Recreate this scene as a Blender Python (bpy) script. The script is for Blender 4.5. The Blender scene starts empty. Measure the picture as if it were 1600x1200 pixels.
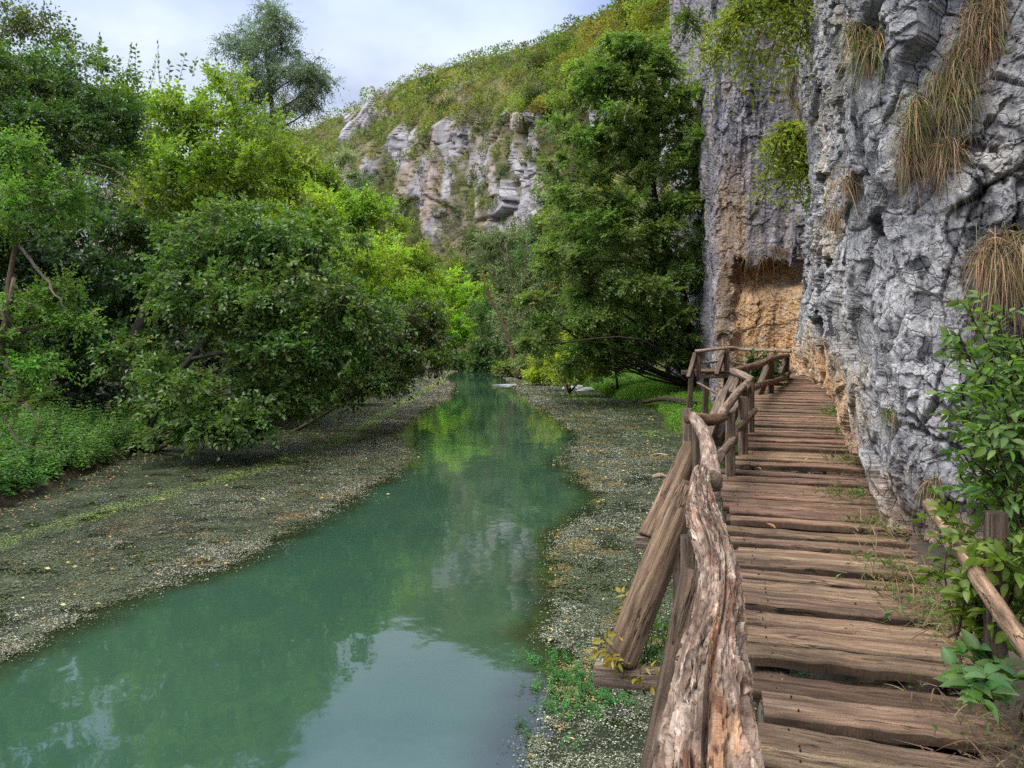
import bpy, math, random
import numpy as np
from mathutils import Vector

R = math.radians
scn = bpy.context.scene
COL = scn.collection
F, HX, HY, CZ = 1186.0, 800.0, 530.0, 3.3      # focal length, principal point, horizon and eye height of the photograph


def P(px, py, d):
    """Point at distance d that shows at photo pixel (px, py)."""
    return np.array([(px - HX) / F * d, d, CZ - (py - HY) / F * d])


# ------------------------------------------------------------------ noise
def _h(ix, iy, iz, seed):
    n = (ix.astype(np.int64) * 374761393 + iy.astype(np.int64) * 668265263 + iz.astype(np.int64) * 1440662683 + seed * 974634721).astype(np.uint32)
    n = (n ^ (n >> np.uint32(13))) * np.uint32(1274126177)
    n = (n ^ (n >> np.uint32(16))) * np.uint32(2246822519)
    n = n ^ (n >> np.uint32(15))
    return (n & np.uint32(0xffffff)).astype(np.float64) / 16777216.0


def vnoise(x, y, z=None, seed=0):
    x = np.asarray(x, float); y = np.asarray(y, float)
    z = np.zeros_like(x) if z is None else np.asarray(z, float)
    ix, iy, iz = np.floor(x), np.floor(y), np.floor(z)
    fx, fy, fz = x - ix, y - iy, z - iz
    ux, uy, uz = (f * f * f * (f * (f * 6 - 15) + 10) for f in (fx, fy, fz))
    r = 0
    for a in (0, 1):
        wa = ux if a else 1 - ux
        for b in (0, 1):
            wb = uy if b else 1 - uy
            for c in (0, 1):
                wc = uz if c else 1 - uz
                r = r + wa * wb * wc * _h(ix + a, iy + b, iz + c, seed)
    return r * 2 - 1


def fbm(x, y, z=None, oct=4, seed=0, gain=.5):
    a, s, t = 1.0, 0, 0
    x = np.asarray(x, float); y = np.asarray(y, float)
    z = np.zeros_like(x) if z is None else np.asarray(z, float)
    for k in range(oct):
        s = s + a * vnoise(x, y, z, seed + k * 17); t += a
        x, y, z, a = x * 2.03 + 3.1, y * 2.03 + 1.7, z * 2.03 + 5.3, a * gain
    return s / t


def sstep(a, b, x):
    t = np.clip((x - a) / (b - a), 0, 1)
    return t * t * (3 - 2 * t)


def cell2(u, v, seed):
    iu, iv = np.floor(u), np.floor(v)
    f1 = np.full(u.shape, 9.0); f2 = np.full(u.shape, 9.0)
    cu = np.zeros(u.shape); cv = np.zeros(u.shape); du = np.zeros(u.shape); dv = np.zeros(u.shape)
    zz = np.zeros_like(iu)
    for a in (-1, 0, 1):
        for b in (-1, 0, 1):
            gu, gv = iu + a, iv + b
            x = u - gu - .5 - .9 * (_h(gu, gv, zz, seed) - .5)
            y = v - gv - .5 - .9 * (_h(gu, gv, zz + 1, seed) - .5)
            d = np.sqrt(x * x + y * y)
            m = d < f1
            f2 = np.where(m, f1, np.minimum(f2, d))
            f1 = np.where(m, d, f1)
            cu = np.where(m, gu, cu); cv = np.where(m, gv, cv)
            du = np.where(m, x, du); dv = np.where(m, y, dv)
    return f1, f2, _h(cu, cv, zz + 2, seed), _h(cu, cv, zz + 3, seed), _h(cu, cv, zz + 4, seed), du, dv


# ------------------------------------------------------------------ mesh helpers
def mesh(name, V, faces, mat=None, col=None, guv=None, smooth=False):
    """faces: list of int arrays, each (n, k)."""
    me = bpy.data.meshes.new(name)
    V = np.ascontiguousarray(V, dtype=np.float32)
    me.vertices.add(len(V)); me.vertices.foreach_set('co', V.ravel())
    faces = [np.asarray(f, dtype=np.int32) for f in faces if len(f)]
    loops = np.concatenate([f.ravel() for f in faces])
    tot = np.concatenate([np.full(len(f), f.shape[1], np.int32) for f in faces])
    start = np.concatenate([[0], np.cumsum(tot)[:-1]]).astype(np.int32)
    me.loops.add(len(loops)); me.loops.foreach_set('vertex_index', loops)
    me.polygons.add(len(tot)); me.polygons.foreach_set('loop_start', start)
    try:
        me.polygons.foreach_set('loop_total', tot)
    except Exception:
        pass
    me.polygons.foreach_set('use_smooth', np.full(len(tot), bool(smooth)))
    me.update(calc_edges=True)
    if col is not None:
        a = me.attributes.new('Col', 'FLOAT_COLOR', 'POINT')
        c = np.ones((len(V), 4), np.float32); c[:, :3] = np.clip(col, 0.002, 1)
        a.data.foreach_set('color', c.ravel())
    if guv is not None:
        a = me.attributes.new('guv', 'FLOAT_VECTOR', 'POINT')
        a.data.foreach_set('vector', np.ascontiguousarray(guv, dtype=np.float32).ravel())
    if mat is not None:
        me.materials.append(mat)
    return me


def link(name, me, parent=None, loc=None):
    o = bpy.data.objects.new(name, me)
    COL.objects.link(o)
    if parent is not None:
        o.parent = parent
    if loc is not None:
        o.location = [float(c) for c in loc]
    return o


def thing(name, label, cat, loc, group=None):
    o = link(name, None, None, loc)
    o.empty_display_size = .2
    o['label'] = label; o['category'] = cat
    if group: o['group'] = group
    return o


def tag(o, label=None, cat=None, group=None, kind=None):
    if label: o['label'] = label
    if cat: o['category'] = cat
    if group: o['group'] = group
    if kind: o['kind'] = kind
    return o


class Acc:
    """Collects vertex / face / colour blocks into one mesh."""
    def __init__(s):
        s.V, s.F, s.C, s.G, s.n = [], {}, [], [], 0

    def add(s, V, faces, C=None, G=None):
        V = np.asarray(V, float)
        for f in faces:
            if len(f):
                f = np.asarray(f, np.int64)
                s.F.setdefault(f.shape[1], []).append(f + s.n)
        s.V.append(V); s.n += len(V)
        s.C.append(np.ones((len(V), 3)) * .5 if C is None else np.broadcast_to(np.asarray(C, float), (len(V), 3)))
        s.G.append(np.zeros((len(V), 3)) if G is None else G)

    def build(s, name, mat, parent=None, origin=(0, 0, 0), smooth=False, loc=None):
        V = np.concatenate(s.V) - np.asarray(origin, float)
        fs = [np.concatenate(v) for v in s.F.values()]
        return link(name, mesh(name, V, fs, mat, np.concatenate(s.C), np.concatenate(s.G), smooth), parent, loc)


def grid_faces(nr, nc):
    i = np.arange(nr - 1)[:, None] * nc + np.arange(nc - 1)[None, :]
    return np.stack([i, i + 1, i + nc + 1, i + nc], -1).reshape(-1, 4)


def unit(v):
    return v / np.maximum(np.linalg.norm(v, axis=-1, keepdims=True), 1e-9)


def smooth_path(pts, n):
    """Catmull-Rom through rows of pts (any number of columns), n samples."""
    p = np.asarray(pts, float)
    if len(p) == 2:
        t = np.linspace(0, 1, n)[:, None]
        return p[0] * (1 - t) + p[1] * t
    q = np.vstack([2 * p[0] - p[1], p, 2 * p[-1] - p[-2]])
    t = np.linspace(0, len(p) - 1 - 1e-6, n)
    i = t.astype(int); f = (t - i)[:, None]
    a, b, c, d = q[i], q[i + 1], q[i + 2], q[i + 3]
    return .5 * (2 * b + (c - a) * f + (2 * a - 5 * b + 4 * c - d) * f ** 2 + (3 * b - a - 3 * c + d) * f ** 3)


def frames(pts):
    T = unit(np.gradient(pts, axis=0))
    N = np.zeros_like(T)
    a = np.array([0, 0, 1.0]) if abs(T[0, 2]) < .9 else np.array([1.0, 0, 0])
    n = a - T[0] * (a @ T[0])
    for i in range(len(T)):
        n = n - T[i] * (n @ T[i]); n = n / (np.linalg.norm(n) + 1e-9)
        N[i] = n
    return T, N, np.cross(T, N)


def tube(pts, rad, n=8, prof=None, disp=None, caps=True, seed=0.0):
    """Swept tube. rad: per-point radius. prof(theta)->(a,b) for a shaped section. disp(s, theta)->radial factor. Returns V, faces, guv."""
    pts = np.asarray(pts, float); m = len(pts)
    T, N, B = frames(pts)
    rad = np.broadcast_to(np.asarray(rad, float), (m,))
    s = np.concatenate([[0], np.cumsum(np.linalg.norm(np.diff(pts, axis=0), axis=1))])
    th = np.linspace(0, 2 * np.pi, n + 1)
    S, TH = np.meshgrid(s, th, indexing='ij')
    if prof is None:
        ca, cb = np.cos(th), np.sin(th)
    else:
        ca, cb = prof(th)
    k = np.ones_like(S) if disp is None else disp(S, TH)
    rr = rad[:, None] * k
    V = pts[:, None] + rr[..., None] * (ca[None, :, None] * N[:, None] + cb[None, :, None] * B[:, None])
    G = np.stack([S + seed, TH * np.mean(rad), np.full_like(S, seed)], -1).reshape(-1, 3)
    fs = [grid_faces(m, n + 1)]
    V = V.reshape(-1, 3)
    if caps:
        extra, eg, tri = [], [], []
        for e, row in ((0, 0), (1, m - 1)):
            ci = len(V) + e
            extra.append(pts[row]); eg.append([s[row] + seed, 0, seed + 50])
            idx = row * (n + 1) + np.arange(n)
            tri.append(np.stack([np.full(n, ci), idx + 1, idx] if e == 0 else [np.full(n, ci), idx, idx + 1], -1))
        V = np.vstack([V, extra]); G = np.vstack([G, eg]); fs += tri
    return V, fs, G


def square_prof(asp=1.0, p=7):
    def f(th):
        c, s_ = np.cos(th + np.pi / 4), np.sin(th + np.pi / 4)
        r = (np.abs(c) ** p + np.abs(s_) ** p) ** (-1 / p)
        return c * r, s_ * r * asp
    return f


# ------------------------------------------------------------------ materials
def newmat(name):
    m = bpy.data.materials.new(name); m.use_nodes = True
    nt = m.node_tree; nt.nodes.clear()
    out = nt.nodes.new('ShaderNodeOutputMaterial')
    return m, nt, out


def N_(nt, t, **kw):
    n = nt.nodes.new('ShaderNode' + t)
    for k, v in kw.items():
        if k in n.inputs: n.inputs[k].default_value = v
        else: setattr(n, k, v)
    return n


def attr(nt, name):
    return N_(nt, 'Attribute', attribute_name=name)


def ramp(nt, fac, stops):
    r = nt.nodes.new('ShaderNodeValToRGB')
    e = r.color_ramp.elements
    e[0].position, e[0].color = stops[0][0], (*stops[0][1], 1)
    e[1].position, e[1].color = stops[-1][0], (*stops[-1][1], 1)
    for p_, c_ in stops[1:-1]:
        x = e.new(p_); x.color = (*c_, 1)
    nt.links.new(fac, r.inputs['Fac'])
    return r.outputs['Color']


def mixc(nt, fac, a, b, mode='MIX'):
    m = nt.nodes.new('ShaderNodeMix'); m.data_type = 'RGBA'; m.blend_type = mode
    for s_, v in ((m.inputs[0], fac), (m.inputs[6], a), (m.inputs[7], b)):
        if hasattr(v, 'is_linked') or isinstance(v, bpy.types.NodeSocket): nt.links.new(v, s_)
        elif isinstance(v, tuple): s_.default_value = (*v, 1)
        else: s_.default_value = v
    return m.outputs[2]


def leaf_material(name, rough=.42, spec=.45, trans=.32, tint=(1.5, 1.7, .7)):
    m, nt, out = newmat(name)
    a = attr(nt, 'Col')
    oi = N_(nt, 'ObjectInfo')
    hsv = N_(nt, 'HueSaturation')
    mr = N_(nt, 'MapRange'); mr.inputs[3].default_value = .485; mr.inputs[4].default_value = .515
    nt.links.new(oi.outputs['Random'], mr.inputs[0]); nt.links.new(mr.outputs[0], hsv.inputs['Hue'])
    if name == 'far_leaf':
        fr_ = N_(nt, 'Math', operation='MULTIPLY'); fr_.inputs[1].default_value = 7.31; nt.links.new(oi.outputs['Random'], fr_.inputs[0])
        f2_ = N_(nt, 'Math', operation='FRACT'); nt.links.new(fr_.outputs[0], f2_.inputs[0])
        mv = N_(nt, 'MapRange'); mv.inputs[3].default_value = .6; mv.inputs[4].default_value = 1.25
        nt.links.new(f2_.outputs[0], mv.inputs[0]); nt.links.new(mv.outputs[0], hsv.inputs['Value'])
    nt.links.new(a.outputs['Color'], hsv.inputs['Color'])
    b = N_(nt, 'BsdfPrincipled', Roughness=rough); b.inputs['Specular IOR Level'].default_value = spec
    nt.links.new(hsv.outputs['Color'], b.inputs['Base Color'])
    t = N_(nt, 'BsdfTranslucent')
    nt.links.new(mixc(nt, 1.0, hsv.outputs['Color'], tint, 'MULTIPLY'), t.inputs['Color'])
    mx = N_(nt, 'MixShader'); mx.inputs[0].default_value = trans
    nt.links.new(b.outputs[0], mx.inputs[1]); nt.links.new(t.outputs[0], mx.inputs[2])
    nt.links.new(mx.outputs[0], out.inputs[0])
    return m


def wood_material(name, dark, mid, light, grain=22.0, lichen=None, rough=.8, bump=.5, usecol=True, fine=1.0):
    m, nt, out = newmat(name)
    g = attr(nt, 'guv')
    mp = N_(nt, 'Mapping'); mp.inputs['Scale'].default_value = (2.2 * fine, grain * 2.2 * fine, 1)
    nt.links.new(g.outputs['Vector'], mp.inputs['Vector'])
    n1 = N_(nt, 'TexNoise', Scale=1.0, Detail=7, Roughness=.68, Distortion=.25)
    nt.links.new(mp.outputs[0], n1.inputs['Vector'])
    mp2 = N_(nt, 'Mapping'); mp2.inputs['Scale'].default_value = (1.6, 5, 1)
    nt.links.new(g.outputs['Vector'], mp2.inputs['Vector'])
    n2 = N_(nt, 'TexNoise', Scale=2.2, Detail=6, Roughness=.62)
    nt.links.new(mp2.outputs[0], n2.inputs['Vector'])
    c = ramp(nt, n1.outputs['Fac'], [(.30, dark), (.5, mid), (.72, light)])
    c = mixc(nt, .8, c, ramp(nt, n2.outputs['Fac'], [(.3, (.42, .40, .40)), (.5, (.95, .95, .95)), (.72, (1.5, 1.42, 1.36))]), 'MULTIPLY')
    if usecol:
        cm = N_(nt, 'VectorMath', operation='SCALE'); cm.inputs['Scale'].default_value = 2.0
        nt.links.new(attr(nt, 'Col').outputs['Color'], cm.inputs[0])
        c = mixc(nt, 1.0, c, cm.outputs[0], 'MULTIPLY')
    if lichen:
        n3 = N_(nt, 'TexNoise', Scale=14, Detail=5, Roughness=.7)
        nt.links.new(g.outputs['Vector'], n3.inputs['Vector'])
        f = ramp(nt, n3.outputs['Fac'], [(.55, (0, 0, 0)), (.66, (1, 1, 1))])
        c = mixc(nt, f, c, lichen)
    mp4 = N_(nt, 'Mapping'); mp4.inputs['Scale'].default_value = (1.3 * fine, grain * 1.15 * fine, 1); mp4.inputs['Location'].default_value = (3, 7, 0)
    nt.links.new(g.outputs['Vector'], mp4.inputs['Vector'])
    n4 = N_(nt, 'TexNoise', Scale=1.0, Detail=4, Roughness=.6, Distortion=.5)
    nt.links.new(mp4.outputs[0], n4.inputs['Vector'])
    sb = N_(nt, 'Math', operation='SUBTRACT'); sb.inputs[1].default_value = .5; nt.links.new(n4.outputs['Fac'], sb.inputs[0])
    ab = N_(nt, 'Math', operation='ABSOLUTE'); nt.links.new(sb.outputs[0], ab.inputs[0])
    crk = N_(nt, 'MapRange'); crk.inputs[1].default_value = .002; crk.inputs[2].default_value = .016; nt.links.new(ab.outputs[0], crk.inputs[0])
    msk = N_(nt, 'MapRange'); msk.inputs[1].default_value = .46; msk.inputs[2].default_value = .56; msk.inputs[3].default_value = 1; msk.inputs[4].default_value = 0
    nt.links.new(n2.outputs['Fac'], msk.inputs[0])
    ck2 = N_(nt, 'Math', operation='MAXIMUM'); nt.links.new(crk.outputs[0], ck2.inputs[0]); nt.links.new(msk.outputs[0], ck2.inputs[1])
    n5 = N_(nt, 'TexNoise', Scale=160, Detail=3, Roughness=.7); nt.links.new(g.outputs['Vector'], n5.inputs['Vector'])
    c = mixc(nt, .75, c, ramp(nt, n5.outputs['Fac'], [(.32, (.5, .5, .5)), (.5, (1, 1, 1)), (.7, (1.4, 1.4, 1.4))]), 'MULTIPLY')
    c = mixc(nt, ck2.outputs[0], (.018, .013, .010), c)
    b = N_(nt, 'BsdfPrincipled', Roughness=rough); b.inputs['Specular IOR Level'].default_value = .25
    nt.links.new(c, b.inputs['Base Color'])
    hh = N_(nt, 'Math', operation='MULTIPLY_ADD'); hh.inputs[1].default_value = .55; nt.links.new(ck2.outputs[0], hh.inputs[0]); nt.links.new(n1.outputs['Fac'], hh.inputs[2])
    bp = N_(nt, 'Bump', Strength=bump, Distance=.012)
    nt.links.new(hh.outputs[0], bp.inputs['Height'])
    nt.links.new(bp.outputs[0], b.inputs['Normal'])
    nt.links.new(b.outputs[0], out.inputs[0])
    return m


def col_material(name, rough=.9, spec=.2, nscale=8, namp=.5, bump=.4, bdist=.02, gen=False):
    """Base colour from Col, broken up with fine noise in object space."""
    m, nt, out = newmat(name)
    tc = N_(nt, 'TexCoord')
    n1 = N_(nt, 'TexNoise', Scale=nscale, Detail=8, Roughness=.7)
    nt.links.new(tc.outputs['Object'], n1.inputs['Vector'])
    f = ramp(nt, n1.outputs['Fac'], [(.28, (1 - namp,) * 3), (.5, (1, 1, 1)), (.75, (1 + namp,) * 3)])
    c = mixc(nt, 1.0, attr(nt, 'Col').outputs['Color'], f, 'MULTIPLY')
    b = N_(nt, 'BsdfPrincipled', Roughness=rough); b.inputs['Specular IOR Level'].default_value = spec
    nt.links.new(c, b.inputs['Base Color'])
    bp = N_(nt, 'Bump', Strength=bump, Distance=bdist)
    nt.links.new(n1.outputs['Fac'], bp.inputs['Height']); nt.links.new(bp.outputs[0], b.inputs['Normal'])
    nt.links.new(b.outputs[0], out.inputs[0])
    return m


def rock_material():
    m, nt, out = newmat('limestone')
    tc = N_(nt, 'TexCoord')
    n1 = N_(nt, 'TexNoise', Scale=9, Detail=10, Roughness=.72)
    n2 = N_(nt, 'TexNoise', Scale=42, Detail=6, Roughness=.7)
    mp = N_(nt, 'Mapping'); mp.inputs['Scale'].default_value = (1.6, 1.6, .8)
    nt.links.new(tc.outputs['Object'], mp.inputs['Vector'])
    vo = N_(nt, 'TexVoronoi', Scale=5.0); vo.feature = 'DISTANCE_TO_EDGE'
    nw = N_(nt, 'TexNoise', Scale=3, Detail=4)
    nt.links.new(tc.outputs['Object'], nw.inputs['Vector'])
    wv = mixc(nt, .45, mp.outputs[0], nw.outputs['Color'], 'ADD')
    nt.links.new(wv, vo.inputs['Vector'])
    for n in (n1, n2): nt.links.new(tc.outputs['Object'], n.inputs['Vector'])
    f = ramp(nt, n1.outputs['Fac'], [(.32, (.28, .28, .30)), (.44, (.78, .78, .80)), (.56, (1.1, 1.09, 1.06)), (.70, (1.45, 1.42, 1.36))])
    c = mixc(nt, 1.0, attr(nt, 'Col').outputs['Color'], f, 'MULTIPLY')
    f2 = ramp(nt, n2.outputs['Fac'], [(.34, (.55, .55, .58)), (.5, (1, 1, 1)), (.7, (1.25, 1.25, 1.22))])
    c = mixc(nt, .8, c, f2, 'MULTIPLY')
    b = N_(nt, 'BsdfPrincipled', Roughness=.9); b.inputs['Specular IOR Level'].default_value = .25
    nt.links.new(c, b.inputs['Base Color'])
    ad = N_(nt, 'Math', operation='MULTIPLY_ADD'); ad.inputs[1].default_value = .3
    nt.links.new(n2.outputs['Fac'], ad.inputs[0]); nt.links.new(n1.outputs['Fac'], ad.inputs[2])
    cr = N_(nt, 'MapRange'); cr.inputs[1].default_value = 0; cr.inputs[2].default_value = .05; cr.inputs[3].default_value = -.35; cr.inputs[4].default_value = 0
    nt.links.new(vo.outputs['Distance'], cr.inputs[0])
    a2 = N_(nt, 'Math', operation='ADD')
    nt.links.new(ad.outputs[0], a2.inputs[0]); nt.links.new(cr.outputs[0], a2.inputs[1])
    bp = N_(nt, 'Bump', Strength=.9, Distance=.06)
    nt.links.new(a2.outputs[0], bp.inputs['Height']); nt.links.new(bp.outputs[0], b.inputs['Normal'])
    nt.links.new(b.outputs[0], out.inputs[0])
    return m


def water_material():
    m, nt, out = newmat('green_water')
    tc = N_(nt, 'TexCoord')
    a = attr(nt, 'Col')
    b = N_(nt, 'BsdfPrincipled', Roughness=.03, IOR=1.72)
    n0 = N_(nt, 'TexNoise', Scale=.35, Detail=4)
    nt.links.new(tc.outputs['Object'], n0.inputs['Vector'])
    c = mixc(nt, 1.0, a.outputs['Color'], ramp(nt, n0.outputs['Fac'], [(.3, (.88, .9, .92)), (.7, (1.1, 1.08, 1.05))]), 'MULTIPLY')
    nt.links.new(c, b.inputs['Base Color'])
    mp = N_(nt, 'Mapping'); mp.inputs['Scale'].default_value = (1.0, .8, 1)
    nt.links.new(tc.outputs['Object'], mp.inputs['Vector'])
    n1 = N_(nt, 'TexNoise', Scale=1.3, Detail=3, Roughness=.5)
    n2 = N_(nt, 'TexNoise', Scale=7.5, Detail=3, Roughness=.55)
    n3 = N_(nt, 'TexNoise', Scale=.28, Detail=2)
    for n in (n1, n2, n3): nt.links.new(mp.outputs[0], n.inputs['Vector'])
    msk = N_(nt, 'MapRange'); msk.inputs[1].default_value = .42; msk.inputs[2].default_value = .68; msk.inputs[3].default_value = .12; msk.inputs[4].default_value = 1
    nt.links.new(n3.outputs['Fac'], msk.inputs[0])
    mu = N_(nt, 'Math', operation='MULTIPLY'); nt.links.new(n2.outputs['Fac'], mu.inputs[0]); nt.links.new(msk.outputs[0], mu.inputs[1])
    ad = N_(nt, 'Math', operation='MULTIPLY_ADD'); ad.inputs[1].default_value = .16
    nt.links.new(mu.outputs[0], ad.inputs[0]); nt.links.new(n1.outputs['Fac'], ad.inputs[2])
    bp = N_(nt, 'Bump', Strength=.25, Distance=.026)
    nt.links.new(ad.outputs[0], bp.inputs['Height']); nt.links.new(bp.outputs[0], b.inputs['Normal'])
    nt.links.new(b.outputs[0], out.inputs[0])
    return m


MAT = dict(
    leaf=leaf_material('glossy_leaf', .38, .55, .42),
    soft=leaf_material('soft_leaf', .48, .4, .45),
    matte=leaf_material('willow_leaf', .55, .35, .28, (1.3, 1.4, .9)),
    grass=leaf_material('grass_blade', .55, .3, .4),
    dry=leaf_material('dry_grass', .7, .2, .2, (1.2, 1.1, .8)),
    far=leaf_material('far_leaf', .6, .25, .4),
    weed=leaf_material('water_weed_leaf', .5, .3, .05, (1, 1, 1)),
    bark=wood_material('bark', (.035, .028, .022), (.085, .07, .055), (.17, .15, .125), 8, None, .9, .8),
    plank=wood_material('plank_wood', (.050, .031, .019), (.162, .102, .060), (.30, .205, .130), 11, None, .8, .6, True, .8),
    log=wood_material('weathered_log', (.045, .032, .025), (.19, .145, .112), (.42, .355, .30), 14, None, .88, 1.0),
    post=wood_material('grey_post_wood', (.030, .023, .018), (.135, .100, .074), (.30, .24, .19), 15, None, .88, .9),
    rock=rock_material(),
    water=water_material(),
    soil=col_material('soil', .95, .15, 5, .5, .6, .05),
    hill=col_material('hillside', .95, .15, .9, .45, .6, .5),
    weedbed=col_material('weed_bed', .75, .3, 38, .85, .9, .03),
)
rng = np.random.default_rng(7)


def colvar(base, n, var=.22, hue=.12, r=None):
    r = r or rng
    c = np.asarray(base, float)[None] * (1 + var * r.standard_normal((n, 1)))
    c = c * (1 + hue * r.standard_normal((n, 3)) * np.array([1, .45, .8]))
    return np.clip(c, .004, .8)


# ------------------------------------------------------------------ leaves
def leaf_quads(p, a, nrm, L, W, C, fold=.22):
    n = len(p)
    a = unit(a); s = unit(np.cross(nrm, a)); nn = np.cross(a, s)
    L = np.broadcast_to(L, (n,))[:, None]; W = np.broadcast_to(W, (n,))[:, None]
    v0 = p; v2 = p + a * L - nn * L * .12
    m = p + a * L * .45 + nn * W * fold
    V = np.stack([v0, m - s * W * .5, v2, m + s * W * .5], 1).reshape(-1, 3)
    return V, [np.arange(n * 4).reshape(n, 4)], np.repeat(C, 4, 0)


def leaf_fine(p, a, nrm, L, W, C, fold=.25, curl=.25, rows=6, point=1.0):
    """Leaf with a midrib, for plants close to the camera."""
    n = len(p)
    a = unit(a); s = unit(np.cross(nrm, a)); nn = np.cross(a, s)
    L = np.broadcast_to(L, (n,))[:, None, None]; W = np.broadcast_to(W, (n,))[:, None, None]
    u = np.linspace(0, 1, rows)
    w = np.sin(np.pi * u ** .8) ** .9 * .5
    w[0] = .03; w[-1] = .0
    u_, w_ = u[None, :, None], w[None, :, None]
    mid = p[:, None] + a[:, None] * L * u_ - nn[:, None] * L * curl * u_ ** 2
    l = mid - s[:, None] * W * w_ + nn[:, None] * W * w_ * fold * 2
    r = mid + s[:, None] * W * w_ + nn[:, None] * W * w_ * fold * 2
    V = np.stack([l, mid, r], 2).reshape(n, rows * 3, 3)
    k = np.arange(rows - 1)[:, None] * 3 + np.arange(2)[None]
    q = np.stack([k, k + 1, k + 4, k + 3], -1).reshape(-1, 4)
    fs = (np.arange(n)[:, None, None] * rows * 3 + q[None]).reshape(-1, 4)
    shade = np.ones((1, rows, 3, 1)); shade[:, :, 1] = 1.22
    CC = (C[:, None, None] * shade).reshape(-1, 3)
    return V.reshape(-1, 3), [fs], CC


def rdir(n, r=None):
    return unit((r or rng).standard_normal((n, 3)))


UP = np.array([0, 0, 1.0])


def twig_leaves(o, d, tl, m, L, W, base, var, hue, r, droop=0., flat=.5, fine=False, fold=.22):
    """Leaves alternating along twigs: o origin, d direction (k,3), tl length (k,), m leaves each."""
    k = len(o)
    u = (np.arange(m) + .6) / m
    u = np.broadcast_to(u[None], (k, m)) + r.uniform(-.3, .3, (k, m)) / m
    pos = o[:, None] + d[:, None] * (tl[:, None] * u)[..., None]
    pos[..., 2] -= droop * tl[:, None] * u ** 2
    pos = pos.reshape(-1, 3)
    dd = np.repeat(d, m, 0); dd = dd - UP * droop * .7; dd = unit(dd)
    tn = unit(UP * flat * 2 + rdir(k, r))
    tn = np.repeat(tn, m, 0)
    side = unit(np.cross(dd, tn)) * np.tile(np.where(np.arange(m) % 2, 1., -1.), k)[:, None]
    last = np.tile(np.arange(m) == m - 1, k)[:, None]
    a = np.where(last, dd, dd * .6 + side * .9) + r.standard_normal(pos.shape) * .22 - UP * .15
    nrm = tn + r.standard_normal(pos.shape) * .38
    n = len(pos)
    tw = np.repeat(colvar(np.ones(3), k, var * .6, hue * .6, r), m, 0)
    C = colvar(base, n, var * .7, hue * .6, r) * tw
    sz = r.uniform(.7, 1.25, n)
    fn = leaf_fine if fine else leaf_quads
    return fn(pos, a, nrm, L * sz, W * sz * r.uniform(.85, 1.15, n), C, fold)


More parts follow.
